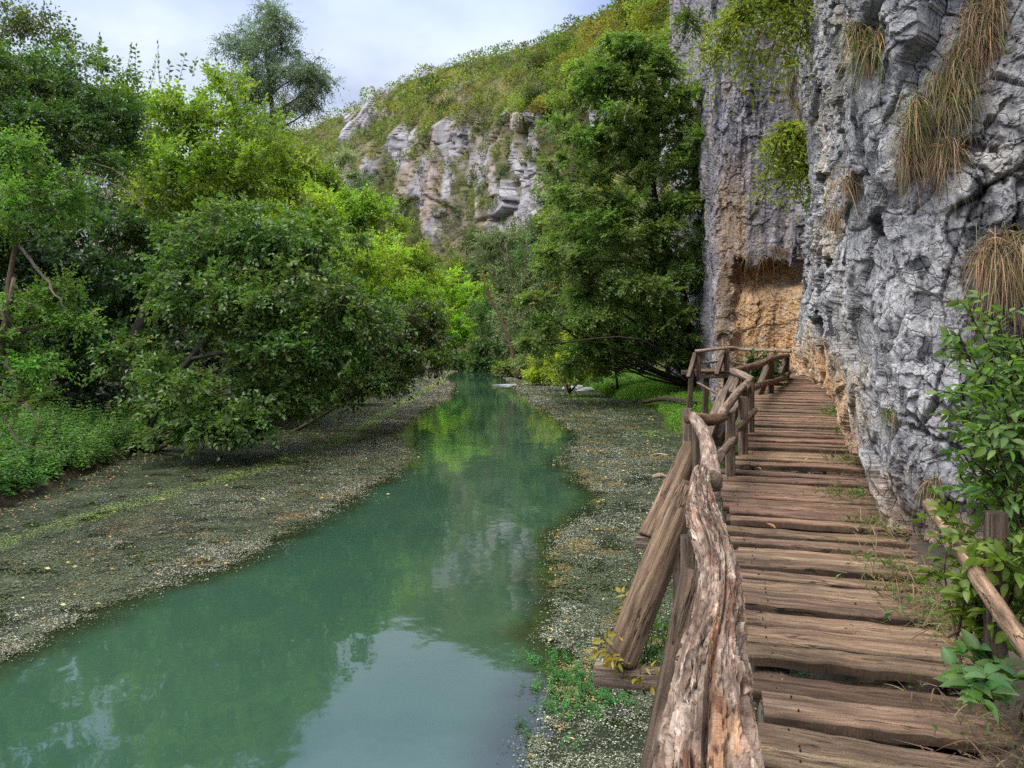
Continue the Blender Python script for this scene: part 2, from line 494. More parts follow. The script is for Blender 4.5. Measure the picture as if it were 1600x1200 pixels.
def make_tree(name, label, cat, base, trunk, tr, lobes, leaf=(.08, .05), color=(.05, .09, .03), mat='leaf', dens=1.0,
              kt=9, ml=9, tl=.45, droop=0., flat=.5, var=.25, hue=.12, seed=1, group=None, alt=None, altfrac=.0, shoots=None,
              barkcol=(.5, .5, .5), limbs=True, shell=.55, upb=.15, yellow=.0, bare=None, clump=4, lsc=1.28, cscale=2.0, limbr=1.0):
    """A tree whose lobes are (px, py, d, rx_px, rz_px); trunk is a list of world points from the ground up."""
    r = np.random.default_rng(seed)
    base = np.asarray(base, float)
    root = thing(name, label, cat, base, group)
    tp = smooth_path(trunk, max(6, 4 * len(trunk)))
    tp = tp + r.standard_normal(tp.shape) * tr * .12 * np.linspace(0, 1, len(tp))[:, None]
    W_ = Acc(); Lf = Acc()
    rad = tr * (1 - .72 * np.linspace(0, 1, len(tp))) ; rad[0] *= 1.35
    V, fs, G = tube(tp, rad, 10, seed=seed * 1.3)
    W_.add(V, fs, barkcol, G)
    leaf = (leaf[0] * lsc, leaf[1] * lsc)
    for li, lb in enumerate(lobes):
        px, py, d, rx, rz = lb[:5]
        c = P(px, py, d); R3 = np.array([rx * d / F, rx * d / F * .85, rz * d / F])
        # limb
        cand = np.where(tp[:, 2] < c[2] - .1 * R3[2])[0]
        if len(cand) == 0: cand = np.array([0, 1])
        dist = np.linalg.norm(tp[cand] - c, axis=1) + np.abs((c[2] - tp[cand, 2]) - np.linalg.norm(tp[cand, :2] - c[:2], axis=1) * .6)
        j = cand[np.argmin(dist)]
        ln = np.linalg.norm(c - tp[j])
        mid = (tp[j] + c) / 2 + r.standard_normal(3) * ln * .07 + UP * ln * (.08 - .1 * droop)
        lr0 = min(rad[j] * .62, .02 + ln * .018) * limbr
        if limbs:
            lp = smooth_path([tp[j], mid, c], 9)
            V, fs, G = tube(lp, np.linspace(lr0, lr0 * .4, 9), 6, seed=li + seed)
            W_.add(V, fs, barkcol, G)
        subs = []
        for k in range(clump):
            dv = rdir(1, r)[0] * np.array([1, 1, .95]); dv[2] = dv[2] * .8 + .12
            f_ = r.uniform(.5, .68)
            subs.append((c + dv * R3 * r.uniform(.45, .78), R3 * f_ * np.array([1.1, 1.1, .82]), r.uniform(.72, 1.3)))
        c_lobe = c
        for (c, R3, cj) in subs:
            if limbs:
                ld = np.linalg.norm(c - c_lobe)
                V, fs, G = tube(smooth_path([c_lobe, (c + c_lobe) / 2 + r.standard_normal(3) * ld * .1, c], 5), np.linspace(lr0 * .4, lr0 * .2, 5), 5, caps=False, seed=li)
                W_.add(V, fs, np.asarray(barkcol) * .9, G)
            area = 4 * np.pi * (R3[0] * R3[2] * .6 + R3[0] * R3[1] * .4) * .62
            nl = dens * area / (.5 * leaf[0] * leaf[1])
            ns = max(4, int(nl / (kt * ml)))
            dr = rdir(ns, r); dr[:, 2] = dr[:, 2] * .9 + upb; dr = unit(dr)
            rr = r.uniform(.62, 1.18, ns) ** .8
            rr = np.where(r.random(ns) < .12, r.uniform(1.2, 1.6, ns), rr)
            E = c + dr * R3 * rr[:, None]
            S = c + (r.standard_normal((ns, 3)) * .16) * R3
            bl = np.linalg.norm(E - S, axis=1)
            E[:, 2] -= droop * bl * .25
            if limbs:
                br = max(.005, lr0 * .14)
                for q in range(min(ns, 22)):
                    mp_ = (S[q] + E[q]) / 2 + UP * bl[q] * .07 + r.standard_normal(3) * bl[q] * .06
                    V, fs, G = tube(smooth_path([S[q], mp_, E[q]], 4), np.linspace(br, br * .3, 4), 3, caps=False, seed=q)
                    W_.add(V, fs, np.asarray(barkcol) * .8, G)
            t = r.uniform(shell, 1.0, (ns, kt)) ** .8
            bd = unit(E - S)
            o = S[:, None] + (E - S)[:, None] * t[..., None]
            o = o + UP * (bl[:, None] * .07 * 4 * t * (1 - t))[..., None]
            td = unit(bd[:, None] * .75 + r.standard_normal((ns, kt, 3)) * .62 + UP * (.12 - droop * .5))
            o = o.reshape(-1, 3); td = td.reshape(-1, 3)
            tls = tl * r.uniform(.55, 1.3, len(o))
            colr = np.asarray(color, float) * cj * cscale * np.array([1.08, 1.02, .78]) * (1 + np.array([.10, 0, .1]) * r.standard_normal())
            V, fs, C = twig_leaves(o, td, tls, ml, leaf[0], leaf[1], colr, var, hue, r, droop, flat)
            if yellow > 0:
                k4 = r.random(len(C) // 4) < yellow
                yc = colvar((.32, .25, .03), len(k4), .2, .15, r)
                C = np.where(np.repeat(k4, 4)[:, None], np.repeat(yc, 4, 0), C)
            Lf.add(V, fs, C)
    if shoots is not None:
        for (px, py0, py1, d, lean) in shoots:
            a, b = P(px, py0, d), P(px + lean, py1, d)
            V, fs, G = tube(smooth_path([a, (a + b) / 2 + r.standard_normal(3) * .04, b], 6), np.linspace(.012, .004, 6), 4, caps=False)
            W_.add(V, fs, barkcol, G)
            n = int(np.linalg.norm(b - a) / .085)
            V, fs, C = twig_leaves(a[None], unit(b - a)[None], np.array([np.linalg.norm(b - a)]), n, leaf[0] * 1.15, leaf[1] * 1.1, color, var, hue, r, 0, .1)
            Lf.add(V, fs, C)
    if bare is not None:
        for pts, r0 in bare:
            pp = smooth_path([P(*q) for q in pts], 4 * len(pts))
            pp = pp + r.standard_normal(pp.shape) * r0 * .4
            V, fs, G = tube(pp, np.linspace(r0, r0 * .35, len(pp)), 6, seed=seed)
            W_.add(V, fs, (.8, .74, .66), G)
    W_.build('trunk', MAT['bark'], root, base, smooth=True)
    if Lf.n: Lf.build('crown', MAT[mat], root, base)
    return root


# ------------------------------------------------------------------ setting: shore lines, ground, water
BANK_L = np.array([(-60, -7), (-5, -9.2), (8, -9.6), (15, -10.0), (19, -10.4), (23, -10.9), (27, -9.8), (32, -8.3), (42, -8.2), (56, -8.6), (70, -8.2), (84, -7.6), (90, -12), (95, -60), (300, -60)], float)
BANK_R = np.array([(-60, 9), (0, 9), (14, 9), (20, 10), (22.5, 8.2), (24.5, 6.0), (27, 5.6), (31, 6.3), (36, 6.7), (40, 6.0), (46, 5.2), (52, 5.1), (58, 4.2), (65, 2.9), (76, .6), (84, -1.0), (92, -3.5), (100, -14), (106, -60), (300, -90)], float)


def bankL(y): return np.interp(y, BANK_L[:, 0], BANK_L[:, 1])
def bankR(y): return np.interp(y, BANK_R[:, 0], BANK_R[:, 1])


def terrain(x, y):
    n = fbm(x * .25, y * .25, None, 4, 3)
    wob = fbm(x * .6, y * .6, None, 3, 11) * .35
    dl = bankL(y) - x + wob
    dr = x - bankR(y) + wob
    d = np.maximum(dl, dr)
    rise = .30 * (1 - np.exp(-np.maximum(d, 0) / .35)) + .10 * np.maximum(d, 0)
    rise = np.minimum(rise, 2.6 + .02 * np.maximum(d, 0))
    bed = -.9 + .9 * np.exp(np.minimum(d, 0) / .5)
    z = np.where(d > 0, rise + n * .16 * np.minimum(np.maximum(d, 0), 1.5), bed - .02)
    return z


xs = np.concatenate([np.linspace(-900, -70, 14)[:-1], np.arange(-70, 55, .45), np.linspace(55, 900, 14)])
ys = np.concatenate([np.linspace(-300, -12, 8)[:-1], np.arange(-12, 112, .45), np.linspace(112, 1200, 16)])
X, Y = np.meshgrid(xs, ys)
Z = terrain(X, Y)
gn = fbm(X * .8, Y * .8, None, 4, 21)
gc = np.where((gn > .08)[..., None], np.array([.05, .075, .025]), np.array([.075, .052, .034])) * (1 + .3 * fbm(X * 2, Y * 2, None, 3, 5))[..., None]
gc = np.where((Z < .28)[..., None], np.array([.055, .04, .028]), gc)
o = link('ground', mesh('ground', np.stack([X, Y, Z], -1).reshape(-1, 3), [grid_faces(len(ys), len(xs))], MAT['soil'], gc.reshape(-1, 3), None, True))
tag(o, kind='structure')

# ---- floating weed edges (open-water side), y -> x
MAT_L = np.array([(4, -6.6), (6, -6.1), (8, -5.35), (9.3, -5.0), (10.9, -4.3), (13, -3.85), (16, -3.45), (19, -2.95), (21, -2.9), (23.5, -3.6), (27, -4.25), (30, -4.1), (34, -4.3), (38, -4.0), (42, -3.7), (46, -3.9), (52, -4.2), (56, -4.6), (64, -5.8), (72, -6.0), (79, -5.9)], float)
MAT_R = np.array([(2, .1), (5.2, .15), (5.8, .26), (7, .45), (8.3, .58), (10, .58), (11.5, .62), (12.8, .95), (14.4, 1.6), (15.6, 1.98), (16.8, 1.95), (18.4, 1.72), (20, 1.5), (21.6, 1.78), (24.3, 2.2), (27, 2.3), (31, 1.95), (36, 1.5), (40, 1.1), (48, .55), (56, .1), (64, -.5), (72, -1.5), (80, -2.9), (87, -4.6)], float)


def wob_edge(y, s):
    return .16 * vnoise(y * 1.3, y * 0 + s) + .12 * vnoise(y * 3.7, y * 0 + s + 9) + .06 * vnoise(y * 9, y * 0 + s + 4)


def matL(y): return np.interp(y, MAT_L[:, 0], MAT_L[:, 1]) + wob_edge(y, 1.5)
def matR(y): return np.interp(y, MAT_R[:, 0], MAT_R[:, 1]) + wob_edge(y, 31.5)


xs = np.concatenate([[-90, -60, -30], np.arange(-12, 12, .14), [20, 40]])
ys = np.concatenate([[-30, -10], np.arange(0, 30, .16), np.arange(30, 100, .5), [104, 108]])
X, Y = np.meshgrid(xs, ys)
eL = X - matL(Y); eR = matR(Y) - X
e = np.minimum(eL, eR) + .22 * fbm(X * 1.4, Y * 1.4, None, 3, 77)
fr = 1 - sstep(.15, .8, e)
deep = np.array([.026, .060, .036]); shal = np.array([.016, .022, .008])
wc = deep * (1 - fr[..., None]) + shal * fr[..., None]
o = link('water', mesh('water', np.stack([X, Y, X * 0], -1).reshape(-1, 3), [grid_faces(len(ys), len(xs))], MAT['water'], wc.reshape(-1, 3), None, True))
tag(o, kind='structure')


def weed_col(x, y, n, r):
    """Own colours of the floating plants: grey-tan, olive, rusty and bright green patches."""
    a = fbm(x * .7, y * .7, None, 4, 41); b = fbm(x * 1.7 + 9, y * 1.7, None, 4, 43)
    tip = r.random((n, 1)) < .36
    c = np.where(tip, np.array([[.30, .29, .22]]), np.array([[.085, .095, .045]])) * np.exp(.35 * r.standard_normal((n, 1)))
    ol = np.array([.07, .09, .03]); ru = np.array([.26, .17, .05])
    wo = sstep(-.12, .3, a)[:, None]; wr = sstep(.2, .45, b)[:, None] * .6
    c = c * (1 - wo * .75) + ol * wo * .75
    c = c * (1 - wr) + ru * wr * (1 + .3 * r.standard_normal((n, 1)))
    return c


def weed(name, label, edge, bank, sgn, y0, y1, N, seed, streak=None):
    r = np.random.default_rng(seed)
    # mat body
    ny = 520
    ysm = y0 * (y1 / y0) ** np.linspace(0, 1, ny)
    nu = 70
    U = np.linspace(0, 1, nu)
    E = edge(ysm) + sgn * .05; B = bank(ysm) - sgn * .02
    Xm = E[:, None] * (1 - U) + B[:, None] * U
    Ym = np.broadcast_to(ysm[:, None], Xm.shape)
    nz = fbm(Xm * 2.6, Ym * 2.6, None, 5, seed)
    Zm = .004 + .010 * sstep(-.2, .3, nz)
    Zm[:, 0] = -.03
    c = np.array([.024, .031, .012]) * (1 + .9 * nz[..., None]) + sstep(.1, .5, nz)[..., None] * np.array([.030, .032, .016])
    fcs = grid_faces(ny, nu)
    hole = (nz < -.46).ravel()
    fcs = fcs[~hole[fcs].any(1)]
    a = Acc(); a.add(np.stack([Xm, Ym, Zm], -1).reshape(-1, 3), [fcs], c.reshape(-1, 3))
    o = a.build(name, MAT['weedbed'], smooth=True)
    tag(o, label, 'water weed', kind='stuff')
    # leaflets and stems lying on it
    yy = y0 * (y1 / y0) ** r.random(N * 2)
    wd = np.abs(bank(yy) - edge(yy))
    keep = r.random(len(yy)) < wd / wd.max() + .25
    yy = yy[keep]; u = r.random(len(yy)) ** 1.15
    u = np.where(r.random(len(yy)) < .035, -r.exponential(.022, len(yy)), u)
    xx = edge(yy) * (1 - u) + bank(yy) * u
    nz = fbm(xx * 2.6, yy * 2.6, None, 5, seed); n2 = fbm(xx * .8 + .3 * yy, yy * .9, None, 5, seed + 5, .6); nf = fbm(xx * 9, yy * 9, None, 2, seed + 6)
    pr = (.16 + .84 * sstep(-.30, .22, .5 * nz + .75 * n2 + .7 * nf - .12 * u)) * (1 - .7 * sstep(.55, .95, u + .35 * n2))
    k = r.random(len(yy)) < pr
    xx, yy = xx[k], yy[k]
    n = len(xx)
    sz = (.010 + .00115 * yy) * r.uniform(.6, 1.5, n)
    th = r.uniform(0, 2 * np.pi, n)
    aa = np.stack([np.cos(th), np.sin(th), r.uniform(-.1, .35, n)], -1)
    nn = unit(UP + r.standard_normal((n, 3)) * .28)
    C = weed_col(xx, yy, n, r)
    wb = (sstep(.30, .85, u[k] + .7 * n2[k]) * .85)[:, None]
    C = C * (1 - wb) + colvar((.055, .085, .025), n, .4, .15, r) * wb
    if streak is not None:
        w = streak(xx, yy, r, n)[:, None]
        C = C * (1 - w) + colvar((.17, .26, .05), n, .2, .1, r) * w
    pick = r.random(n) < .004
    sz = np.where(pick, sz * 2.6, sz); C = np.where(pick[:, None], colvar((.36, .27, .09), n, .35, .15, r), C)
    V, fs, CC = leaf_quads(np.stack([xx, yy, .012 + .02 * r.random(n)], -1), aa, nn, sz, sz * .55, C, .1)
    b = Acc(); b.add(V, fs, CC)
    o2 = b.build('water_weed_leaves', MAT['weed'], o)
    return o


def streakL(x, y, r, n):
    c = np.interp(y, [11, 13.5, 16, 19, 24], [-8.6, -8.0, -7.3, -6.4, -5.6])
    d = np.abs(x - c) / .5 + .6 * fbm(x * 1.6, y * 1.6, None, 3, 8)
    c2 = np.interp(y, [38, 46, 52], [3.2, 4.2, 4.4])
    return np.where(r.random(n) < .85, 1 - sstep(.35, 1.0, d), 0)


def streakR(x, y, r, n):
    d = np.hypot((x - 4.2) / 1.3, (y - 43) / 6) + .35 * fbm(x, y, None, 3, 3)
    d2 = np.hypot((x - 5.0) / .8, (y - 26.5) / 1.6) + .35 * fbm(x, y, None, 3, 9)
    return np.where(r.random(n) < .8, 1 - sstep(.5, 1.0, np.minimum(d, d2)), 0)


weed('floating_weed', 'broad grey green carpet of floating weed along the left bank', matL, bankL, -1, 6.0, 79, 420000, 101, streakL)
weed('floating_weed', 'narrower speckled carpet of floating weed between river and boardwalk', matR, lambda y: np.minimum(bankR(y), np.interp(y, [2, 5, 8, 14, 20, 24], [2.4, 2.6, 3.7, 6.2, 8.5, 9])), 1, 4.2, 87, 420000, 202, streakR)

# ------------------------------------------------------------------ near limestone cliff
CL = np.array([(9.5, 1.2), (6.5, 3.3), (4.6, 4.25), (3.5, 4.65), (2.95, 4.85), (2.62, 5.25), (2.75, 6.0), (3.25, 7.3), (3.75, 8.4), (4.45, 10.0), (5.1, 11.8), (5.65, 13.5), (6.35, 15.8), (7.2, 18.4), (8.15, 20.8), (8.95, 22.8),
               (9.75, 25.0), (10.6, 27.6), (11.25, 29.6), (11.2, 30.6), (10.5, 30.9), (9.6, 31.1), (8.75, 31.5), (8.55, 32.3), (8.9, 34.5), (9.5, 38), (9.75, 42), (9.6, 46), (10.5, 49), (14, 53), (22, 60)], float)
cp = smooth_path(CL, 6000)
seg = np.linalg.norm(np.diff(cp, axis=0), axis=1)
cs = np.concatenate([[0], np.cumsum(seg)])
dist = np.hypot(cp[:, 0], cp[:, 1])
kden = np.interp(cp[:, 1], [1, 4.0, 4.3, 5.2, 6, 22, 24, 29, 30, 32, 33, 36, 58], [.01, .006, .0021, .0016, .0022, .0026, .0032, .003, .0011, .0011, .003, .006, .01])
dens_ = np.concatenate([[0], np.cumsum(seg / (kden[1:] * dist[1:]))])
NCc = int(dens_[-1])
sc_ = np.interp(np.linspace(0, dens_[-1], NCc), dens_, cs)
px_ = np.interp(sc_, cs, cp[:, 0]); py_ = np.interp(sc_, cs, cp[:, 1])
ds_ = np.hypot(px_, py_)
tx = np.gradient(px_, sc_); ty = np.gradient(py_, sc_)
k_ = np.ones(41) / 41
tx = np.convolve(np.pad(tx, 20, 'edge'), k_, 'valid'); ty = np.convolve(np.pad(ty, 20, 'edge'), k_, 'valid')
nl = np.hypot(tx, ty); nxv, nyv = -ty / nl, tx / nl          # towards the river / camera
NR = 620
tl_ = np.linspace(0, 1, NR)
zlo = -.5; zhi = CZ + ds_ * .50
ZZ = zlo + (zhi - zlo)[None, :] * tl_[:, None]
top = np.array([1.04, 1.12, 1.25, 1.5, 1.9, 2.5])[:, None]
ZZ = np.vstack([ZZ, CZ + (zhi - CZ)[None] * top, np.maximum(CZ + (zhi - CZ) * 2.6, 22)[None]])
NRt = len(ZZ)
SS = np.broadcast_to(sc_[None], ZZ.shape)
PX = np.broadcast_to(px_[None], ZZ.shape); PY = np.broadcast_to(py_[None], ZZ.shape)
scale = np.clip(ds_ / 9.0, .62, 2.2)[None]                    # rock masses read larger on the far outcrop
wu = fbm(SS * 1.1, ZZ * .9, None, 3, 300) * .35 + fbm(SS * 4, ZZ * 4, None, 2, 305) * .06
wv = fbm(SS * 1.1, ZZ * .9, None, 3, 310) * .35 + fbm(SS * 4, ZZ * 4, None, 2, 315) * .06


def blocks(cu, cv, seed, tilt, crack, cw=.09, lean=0.0):
    f1, f2, r1, r2, r3, du, dv = cell2((SS + wu * cu * 1.2 + lean * ZZ) / cu, (ZZ + wv * cv * 1.2) / cv, seed)
    ck = 1 - sstep(0, cw, f2 - f1)
    return (r1 - .5) + (r2 - .5) * du * tilt + (r3 - .62) * dv * tilt - crack * ck, ck, r1


b1, k1, q1 = blocks(1.35, 2.1, 401, 1.9, .25, .05)
b2, k2, q2 = blocks(.55, .72, 402, 2.0, .40, .06, .12)
b3, k3, q3 = blocks(.21, .25, 403, 2.0, .35, .08)
b4, k4, q4 = blocks(.085, .08, 404, 1.8, .2, .12)
colm = fbm(SS * .55, ZZ * .07, None, 3, 320)
ridge = 1 - np.abs(fbm(SS * 1.5, ZZ * .22, None, 4, 330)) * 2
big = fbm(SS * .35, ZZ * .28, None, 4, 340)
mid_ = fbm(SS * 2.2, ZZ * 1.7, None, 5, 350, .6)
fin = fbm(SS * 9, ZZ * 9, None, 4, 360, .6)
rough = .45 + .6 * sstep(-.2, .25, fbm(SS * .6, ZZ * .5, None, 3, 370))
farq = sstep(23.5, 28, PY)
rough = rough * (1 - .55 * farq)
amp = np.interp(ds_, [3, 5, 9, 20, 33], [.85, .9, .9, 1.05, 1.2])[None]
D = amp * (.30 * colm + .10 * ridge + .24 * big + rough * (.25 * b1 + .135 * b2 + .058 * b3) + .034 * b4 * rough + .045 * mid_ + .016 * fin)
D = D - D[:NR].mean(0).mean() - .05
low_ = sstep(2.2, .3, ZZ - 1.75) * sstep(24, 22, PY)
D = D * (1 - .45 * low_) - .10 * low_
# lower wall undercut near the boardwalk, overhanging foot by the shrub
zrel = ZZ - 1.75
fm = sstep(22, 20, PY)
D = D + fm * (-.16 * np.exp(-((zrel - .1) / .35) ** 2) + .0)
# long open cracks in the nearest face
for (s0, z0, s1, z1, wd_, dp) in ((6.3, 3.9, 7.6, 4.6, .035, .28), (6.9, 2.35, 8.2, 2.75, .03, .2), (7.2, 3.2, 7.45, 4.7, .03, .2), (8.3, 2.2, 8.5, 5.2, .05, .3), (10.2, 2, 10.3, 6.5, .07, .3), (12.6, 2.2, 12.4, 8, .09, .35)):
    tt = np.clip(((SS - s0) * (s1 - s0) + (ZZ - z0) * (z1 - z0)) / ((s1 - s0) ** 2 + (z1 - z0) ** 2), 0, 1)
    dd_ = np.hypot(SS - s0 - tt * (s1 - s0), ZZ - z0 - tt * (z1 - z0)) + .05 * mid_
    D = D - .38 * dp * (1 - sstep(wd_ * .2, wd_ * .9, dd_ + .05 * fin))
# recess under the far overhang
sA = np.interp(0, [0], [0])
iA = np.argmin(np.hypot(cp[:, 0] - 10.55, cp[:, 1] - 27.5)); iB = np.argmin(np.hypot(cp[:, 0] - 9.1, cp[:, 1] - 31.3))
sA, sB = cs[iA], cs[iB]
inS = sstep(sA - .2, sA + .5, SS + .15 * mid_) * sstep(sB + .25, sB - .25, SS + .3 * mid_)
edgeZ = 6.55 + .95 * (SS - sB) / (sA - sB) + .55 * mid_ + .9 * big
rec = inS * sstep(edgeZ + .12, edgeZ - .12, ZZ)
D = D - rec * (.35 + .12 * mid_ + .75 * sstep(edgeZ - 1.9, edgeZ - .2, ZZ)) + inS * (1 - rec) * .25 * sstep(edgeZ + 4, edgeZ, ZZ)
D[-1] = -14
CX = PX + nxv[None] * D; CY = PY + nyv[None] * D
Zd = ZZ + .05 * amp * mid_ + rough * .05 * (q2 - .5)
# own colours, with shade painted in along the cracks
g = fbm(SS * .9, ZZ * .55, None, 5, 380); st = fbm(SS * 2.6, ZZ * .22, None, 5, 385, .6); sp = fbm(SS * 6, ZZ * 5, None, 4, 388, .65)
cc = np.array([.385, .37, .355]) * (1 + .28 * (q2 - .5) + .28 * (q3 - .5) + .2 * (q4 - .5))[..., None] * (1 + .35 * g)[..., None]
cream = np.array([.56, .47, .34])
w = sstep(.08, .42, fbm(SS * 1.3 + 7, ZZ * 1.1, None, 4, 391))[..., None] * .7
cc = cc * (1 - w) + cream * w
blue = sstep(.0, .3, fbm(SS * .5 + 3, ZZ * .35, None, 3, 395))[..., None] * .26
cc = cc * (1 - blue) + np.array([.245, .255, .325]) * blue
dk = np.clip(sstep(-.02, .24, st + .35 * sp + .45 * np.exp(-((SS - 11.2) / .9) ** 2) * sstep(3.2, 5, ZZ) - .25 * sstep(9.0, 7.5, SS)) * .85 + sstep(.22, .45, sp + .4 * g) * .5, 0, .88)
dkm = (.45 + .55 * sstep(-.2, .15, g - .05))
cc = cc * (1 - (dk * dkm)[..., None]) + np.array([.035, .036, .042]) * (dk * dkm)[..., None]
wht = sstep(.20, .42, fbm(SS * 5 + 2, ZZ * 2.2, None, 4, 397, .6))[..., None] * .55
cc = cc * (1 - wht) + np.array([.60, .585, .57]) * wht
cc = cc * (1 - .38 * np.clip(k2 * .6 + k3 * .35 + k1 * .5, 0, 1) * rough)[..., None]  # crease shade painted into the colour along block cracks
orange = np.array([.62, .37, .17]); pale = np.array([.62, .50, .36])
om = np.clip(rec * (.95 + .5 * mid_) - .75 * sstep(.08, .35, st + .4 * mid_), 0, 1)
leftstrip = .7 * sstep(sB - 1.6, sB - .2, SS) * sstep(sB + 1.2, sB + .2, SS) * sstep(11.5, 8.5, ZZ + 2 * colm) * .75 * sstep(-.35, .25, st + .3 * sp + .2)
foot = sstep(19.5, 16.5, PY) * sstep(6.0, 9.0, PY) * sstep(1.5, .5, zrel + .5 * mid_ + .35 * g - .03 * PY) * .95
foot2 = sstep(26.5, 24, PY) * sstep(18, 20, PY) * sstep(1.9, 1.0, zrel + .6 * mid_) * .8
foot3 = sstep(8, 6.5, PY) * sstep(.55, .1, zrel + .4 * mid_) * .5
cc = cc * (1 - farq[..., None] * np.array([.34, .36, .28]))
om = np.clip(np.maximum.reduce([om, leftstrip, foot, foot2, foot3]), 0, 1)[..., None]
oc = orange * (1 - .6 * sstep(-.2, .35, sp))[..., None] + pale * (.6 * sstep(-.2, .35, sp))[..., None]
oc = oc * (1 - .45 * sstep(.05, .4, st))[..., None]
cc = cc * (1 - om) + oc * om
cliffV = np.stack([CX, CY, Zd], -1).reshape(-1, 3)
o = link('cliff', mesh('cliff', cliffV, [grid_faces(NRt, NCc)], MAT['rock'], cc.reshape(-1, 3), None, False))
tag(o, kind='structure')
_cpx = HX + F * cliffV[:, 0] / cliffV[:, 1]; _cpy = HY - F * (cliffV[:, 2] - CZ) / cliffV[:, 1]


def on_cliff(px, py, off=.02):
    """The nearest rock surface seen through photo pixel (px, py)."""
    m = np.where((np.abs(_cpx - px) < 9) & (np.abs(_cpy - py) < 9) & (cliffV[:, 1] > 1))[0]
    if len(m) == 0: return P(px, py, 5)
    p = cliffV[m[np.argmin(cliffV[m, 1])]].copy()
    return p + np.array([-.3, -1, 0]) * off


# earth shelf between boardwalk and cliff foot
xs = np.linspace(.9, 9, 120); ys = np.linspace(-2, 5.6, 120)
X, Y = np.meshgrid(xs, ys)
hw = X - np.interp(Y, [-2, 2.8, 6], [.75, 1.62, 2.6])
Z = np.where(hw > 0, 1.62 + .20 * sstep(0, .5, hw) + .12 * np.maximum(hw - .3, 0), 1.62 + hw * 3) + .05 * fbm(X * 3, Y * 3, None, 4, 61)
gn = fbm(X * 3, Y * 3, None, 4, 62)[..., None]
o = link('ledge_ground', mesh('ledge_ground', np.stack([X, Y, Z], -1).reshape(-1, 3), [grid_faces(120, 120)], MAT['soil'], (np.array([.07, .055, .04]) * (1 + .6 * gn)).reshape(-1, 3), None, True))
tag(o, kind='structure')

# ------------------------------------------------------------------ far hillside
HP = np.array([60, 250, 380, 480, 560, 640, 700, 780, 860, 940, 1040, 1150, 1300, 1500], float)
def HI(v): return np.array(v, float)
h_ridge = (HI([330, 265, 232, 203, 172, 125, 106, 86, 60, 24, -30, -80, -150, -220]), HI([330, 300, 280, 255, 232, 212, 195, 175, 152, 132, 112, 100, 92, 86]))
h_ctop = (HI([380, 320, 290, 262, 240, 208, 196, 188, 172, 150, 115, 60, 0, -60]), HI([290, 260, 240, 216, 196, 170, 156, 138, 117, 100, 86, 76, 70, 66]))
h_cbot = (HI([430, 420, 410, 390, 385, 405, 398, 375, 345, 335, 335, 330, 330, 330]), HI([282, 252, 232, 206, 184, 159, 146, 128, 107, 91, 79, 69, 63, 59]))
h_foot = HI([268, 236, 214, 190, 168, 140, 127, 108, 92, 78, 66, 58, 52, 48])
hx = np.linspace(60, 1500, 620)


def hcol(px):
    """Rows (d, z) of the slope for photo column px: foot, talus, cliff foot, cliff top, ridge, back."""
    px = np.asarray(px, float)
    f = np.interp(px, HP, h_foot)
    cb_d = np.interp(px, HP, h_cbot[1]); cb_z = CZ - (np.interp(px, HP, h_cbot[0]) - HY) / F * cb_d
    ct_d = np.interp(px, HP, h_ctop[1]); ct_z = CZ - (np.interp(px, HP, h_ctop[0]) - HY) / F * ct_d
    r_d = np.interp(px, HP, h_ridge[1]); r_z = CZ - (np.interp(px, HP, h_ridge[0]) - HY) / F * r_d
    ds = np.stack([f, f * .45 + cb_d * .55, cb_d, ct_d, ct_d * .5 + r_d * .5, r_d, r_d * 1.12, r_d * 1.8], -1)
    zs = np.stack([f * 0 + .6, cb_z * .46, cb_z, ct_z, ct_z * .44 + r_z * .56, r_z, r_z + 1.5, r_z * .6], -1)
    return ds, zs


HT = np.array([0, .14, .26, .52, .72, .93, .97, 1.0])


def hill_pt(px, t):
    ds, zs = hcol(px)
    px = np.asarray(px, float); t = np.asarray(t, float)
    d = np.zeros(px.shape); z = np.zeros(px.shape)
    for i in range(7):
        f = np.clip((t - HT[i]) / (HT[i + 1] - HT[i]), 0, 1)
        m = (t >= HT[i])
        d = np.where(m, ds[..., i] * (1 - f) + ds[..., i + 1] * f, d); z = np.where(m, zs[..., i] * (1 - f) + zs[..., i + 1] * f, z)
    x = (px - HX) / F * d
    return x, d, z


tt = np.concatenate([np.linspace(0, .26, 60)[:-1], np.linspace(.26, .52, 170)[:-1], np.linspace(.52, .97, 160)[:-1], np.linspace(.97, 1, 8)])
PXh, TTh = np.meshgrid(hx, tt)
x, d, z = hill_pt(PXh, TTh)
s_ = x * .42 - d * .9
band = sstep(.22, .29, TTh) * sstep(.60, .52, TTh)
lump = fbm(x * .035, d * .035, z * .04, 5, 501)
gul = fbm(s_ * .16 + z * .05, z * .035, None, 4, 502)
f1, f2, r1, r2, r3, du, dv = cell2((s_ + 2 * gul + .35 * z) / 4.2, (z + 2 * lump) / 11.0, 503)
g1, g2, e1, e2, e3, du2, dv2 = cell2((s_ + gul * 2 + .3 * z) / 1.5, (z + 1.5 * lump) / 5.5, 504)
stepz = vnoise(z * .22 + gul * 2, z * 0, None, 505)
h1, h2, i1, i2, i3, du3, dv3 = cell2((s_ + gul) / .8, z / 1.9, 524)
fz = fbm(s_ * .7, z * .5, None, 4, 525, .65)
out_ = band * (2.4 * (r1 - .5) + 3.2 * (r2 - .5) * du + .8 * (r3 - .6) * dv + 2.6 * gul + .8 * (e1 - .5) + 1.4 * (e2 - .5) * du2 + .25 * (i1 - .5) + .6 * (i2 - .5) * du3 + .22 * fz - .8 * (1 - sstep(0, .1, f2 - f1))) + (1 - band) * 1.1 * fbm(x * .12, d * .12, None, 4, 506)
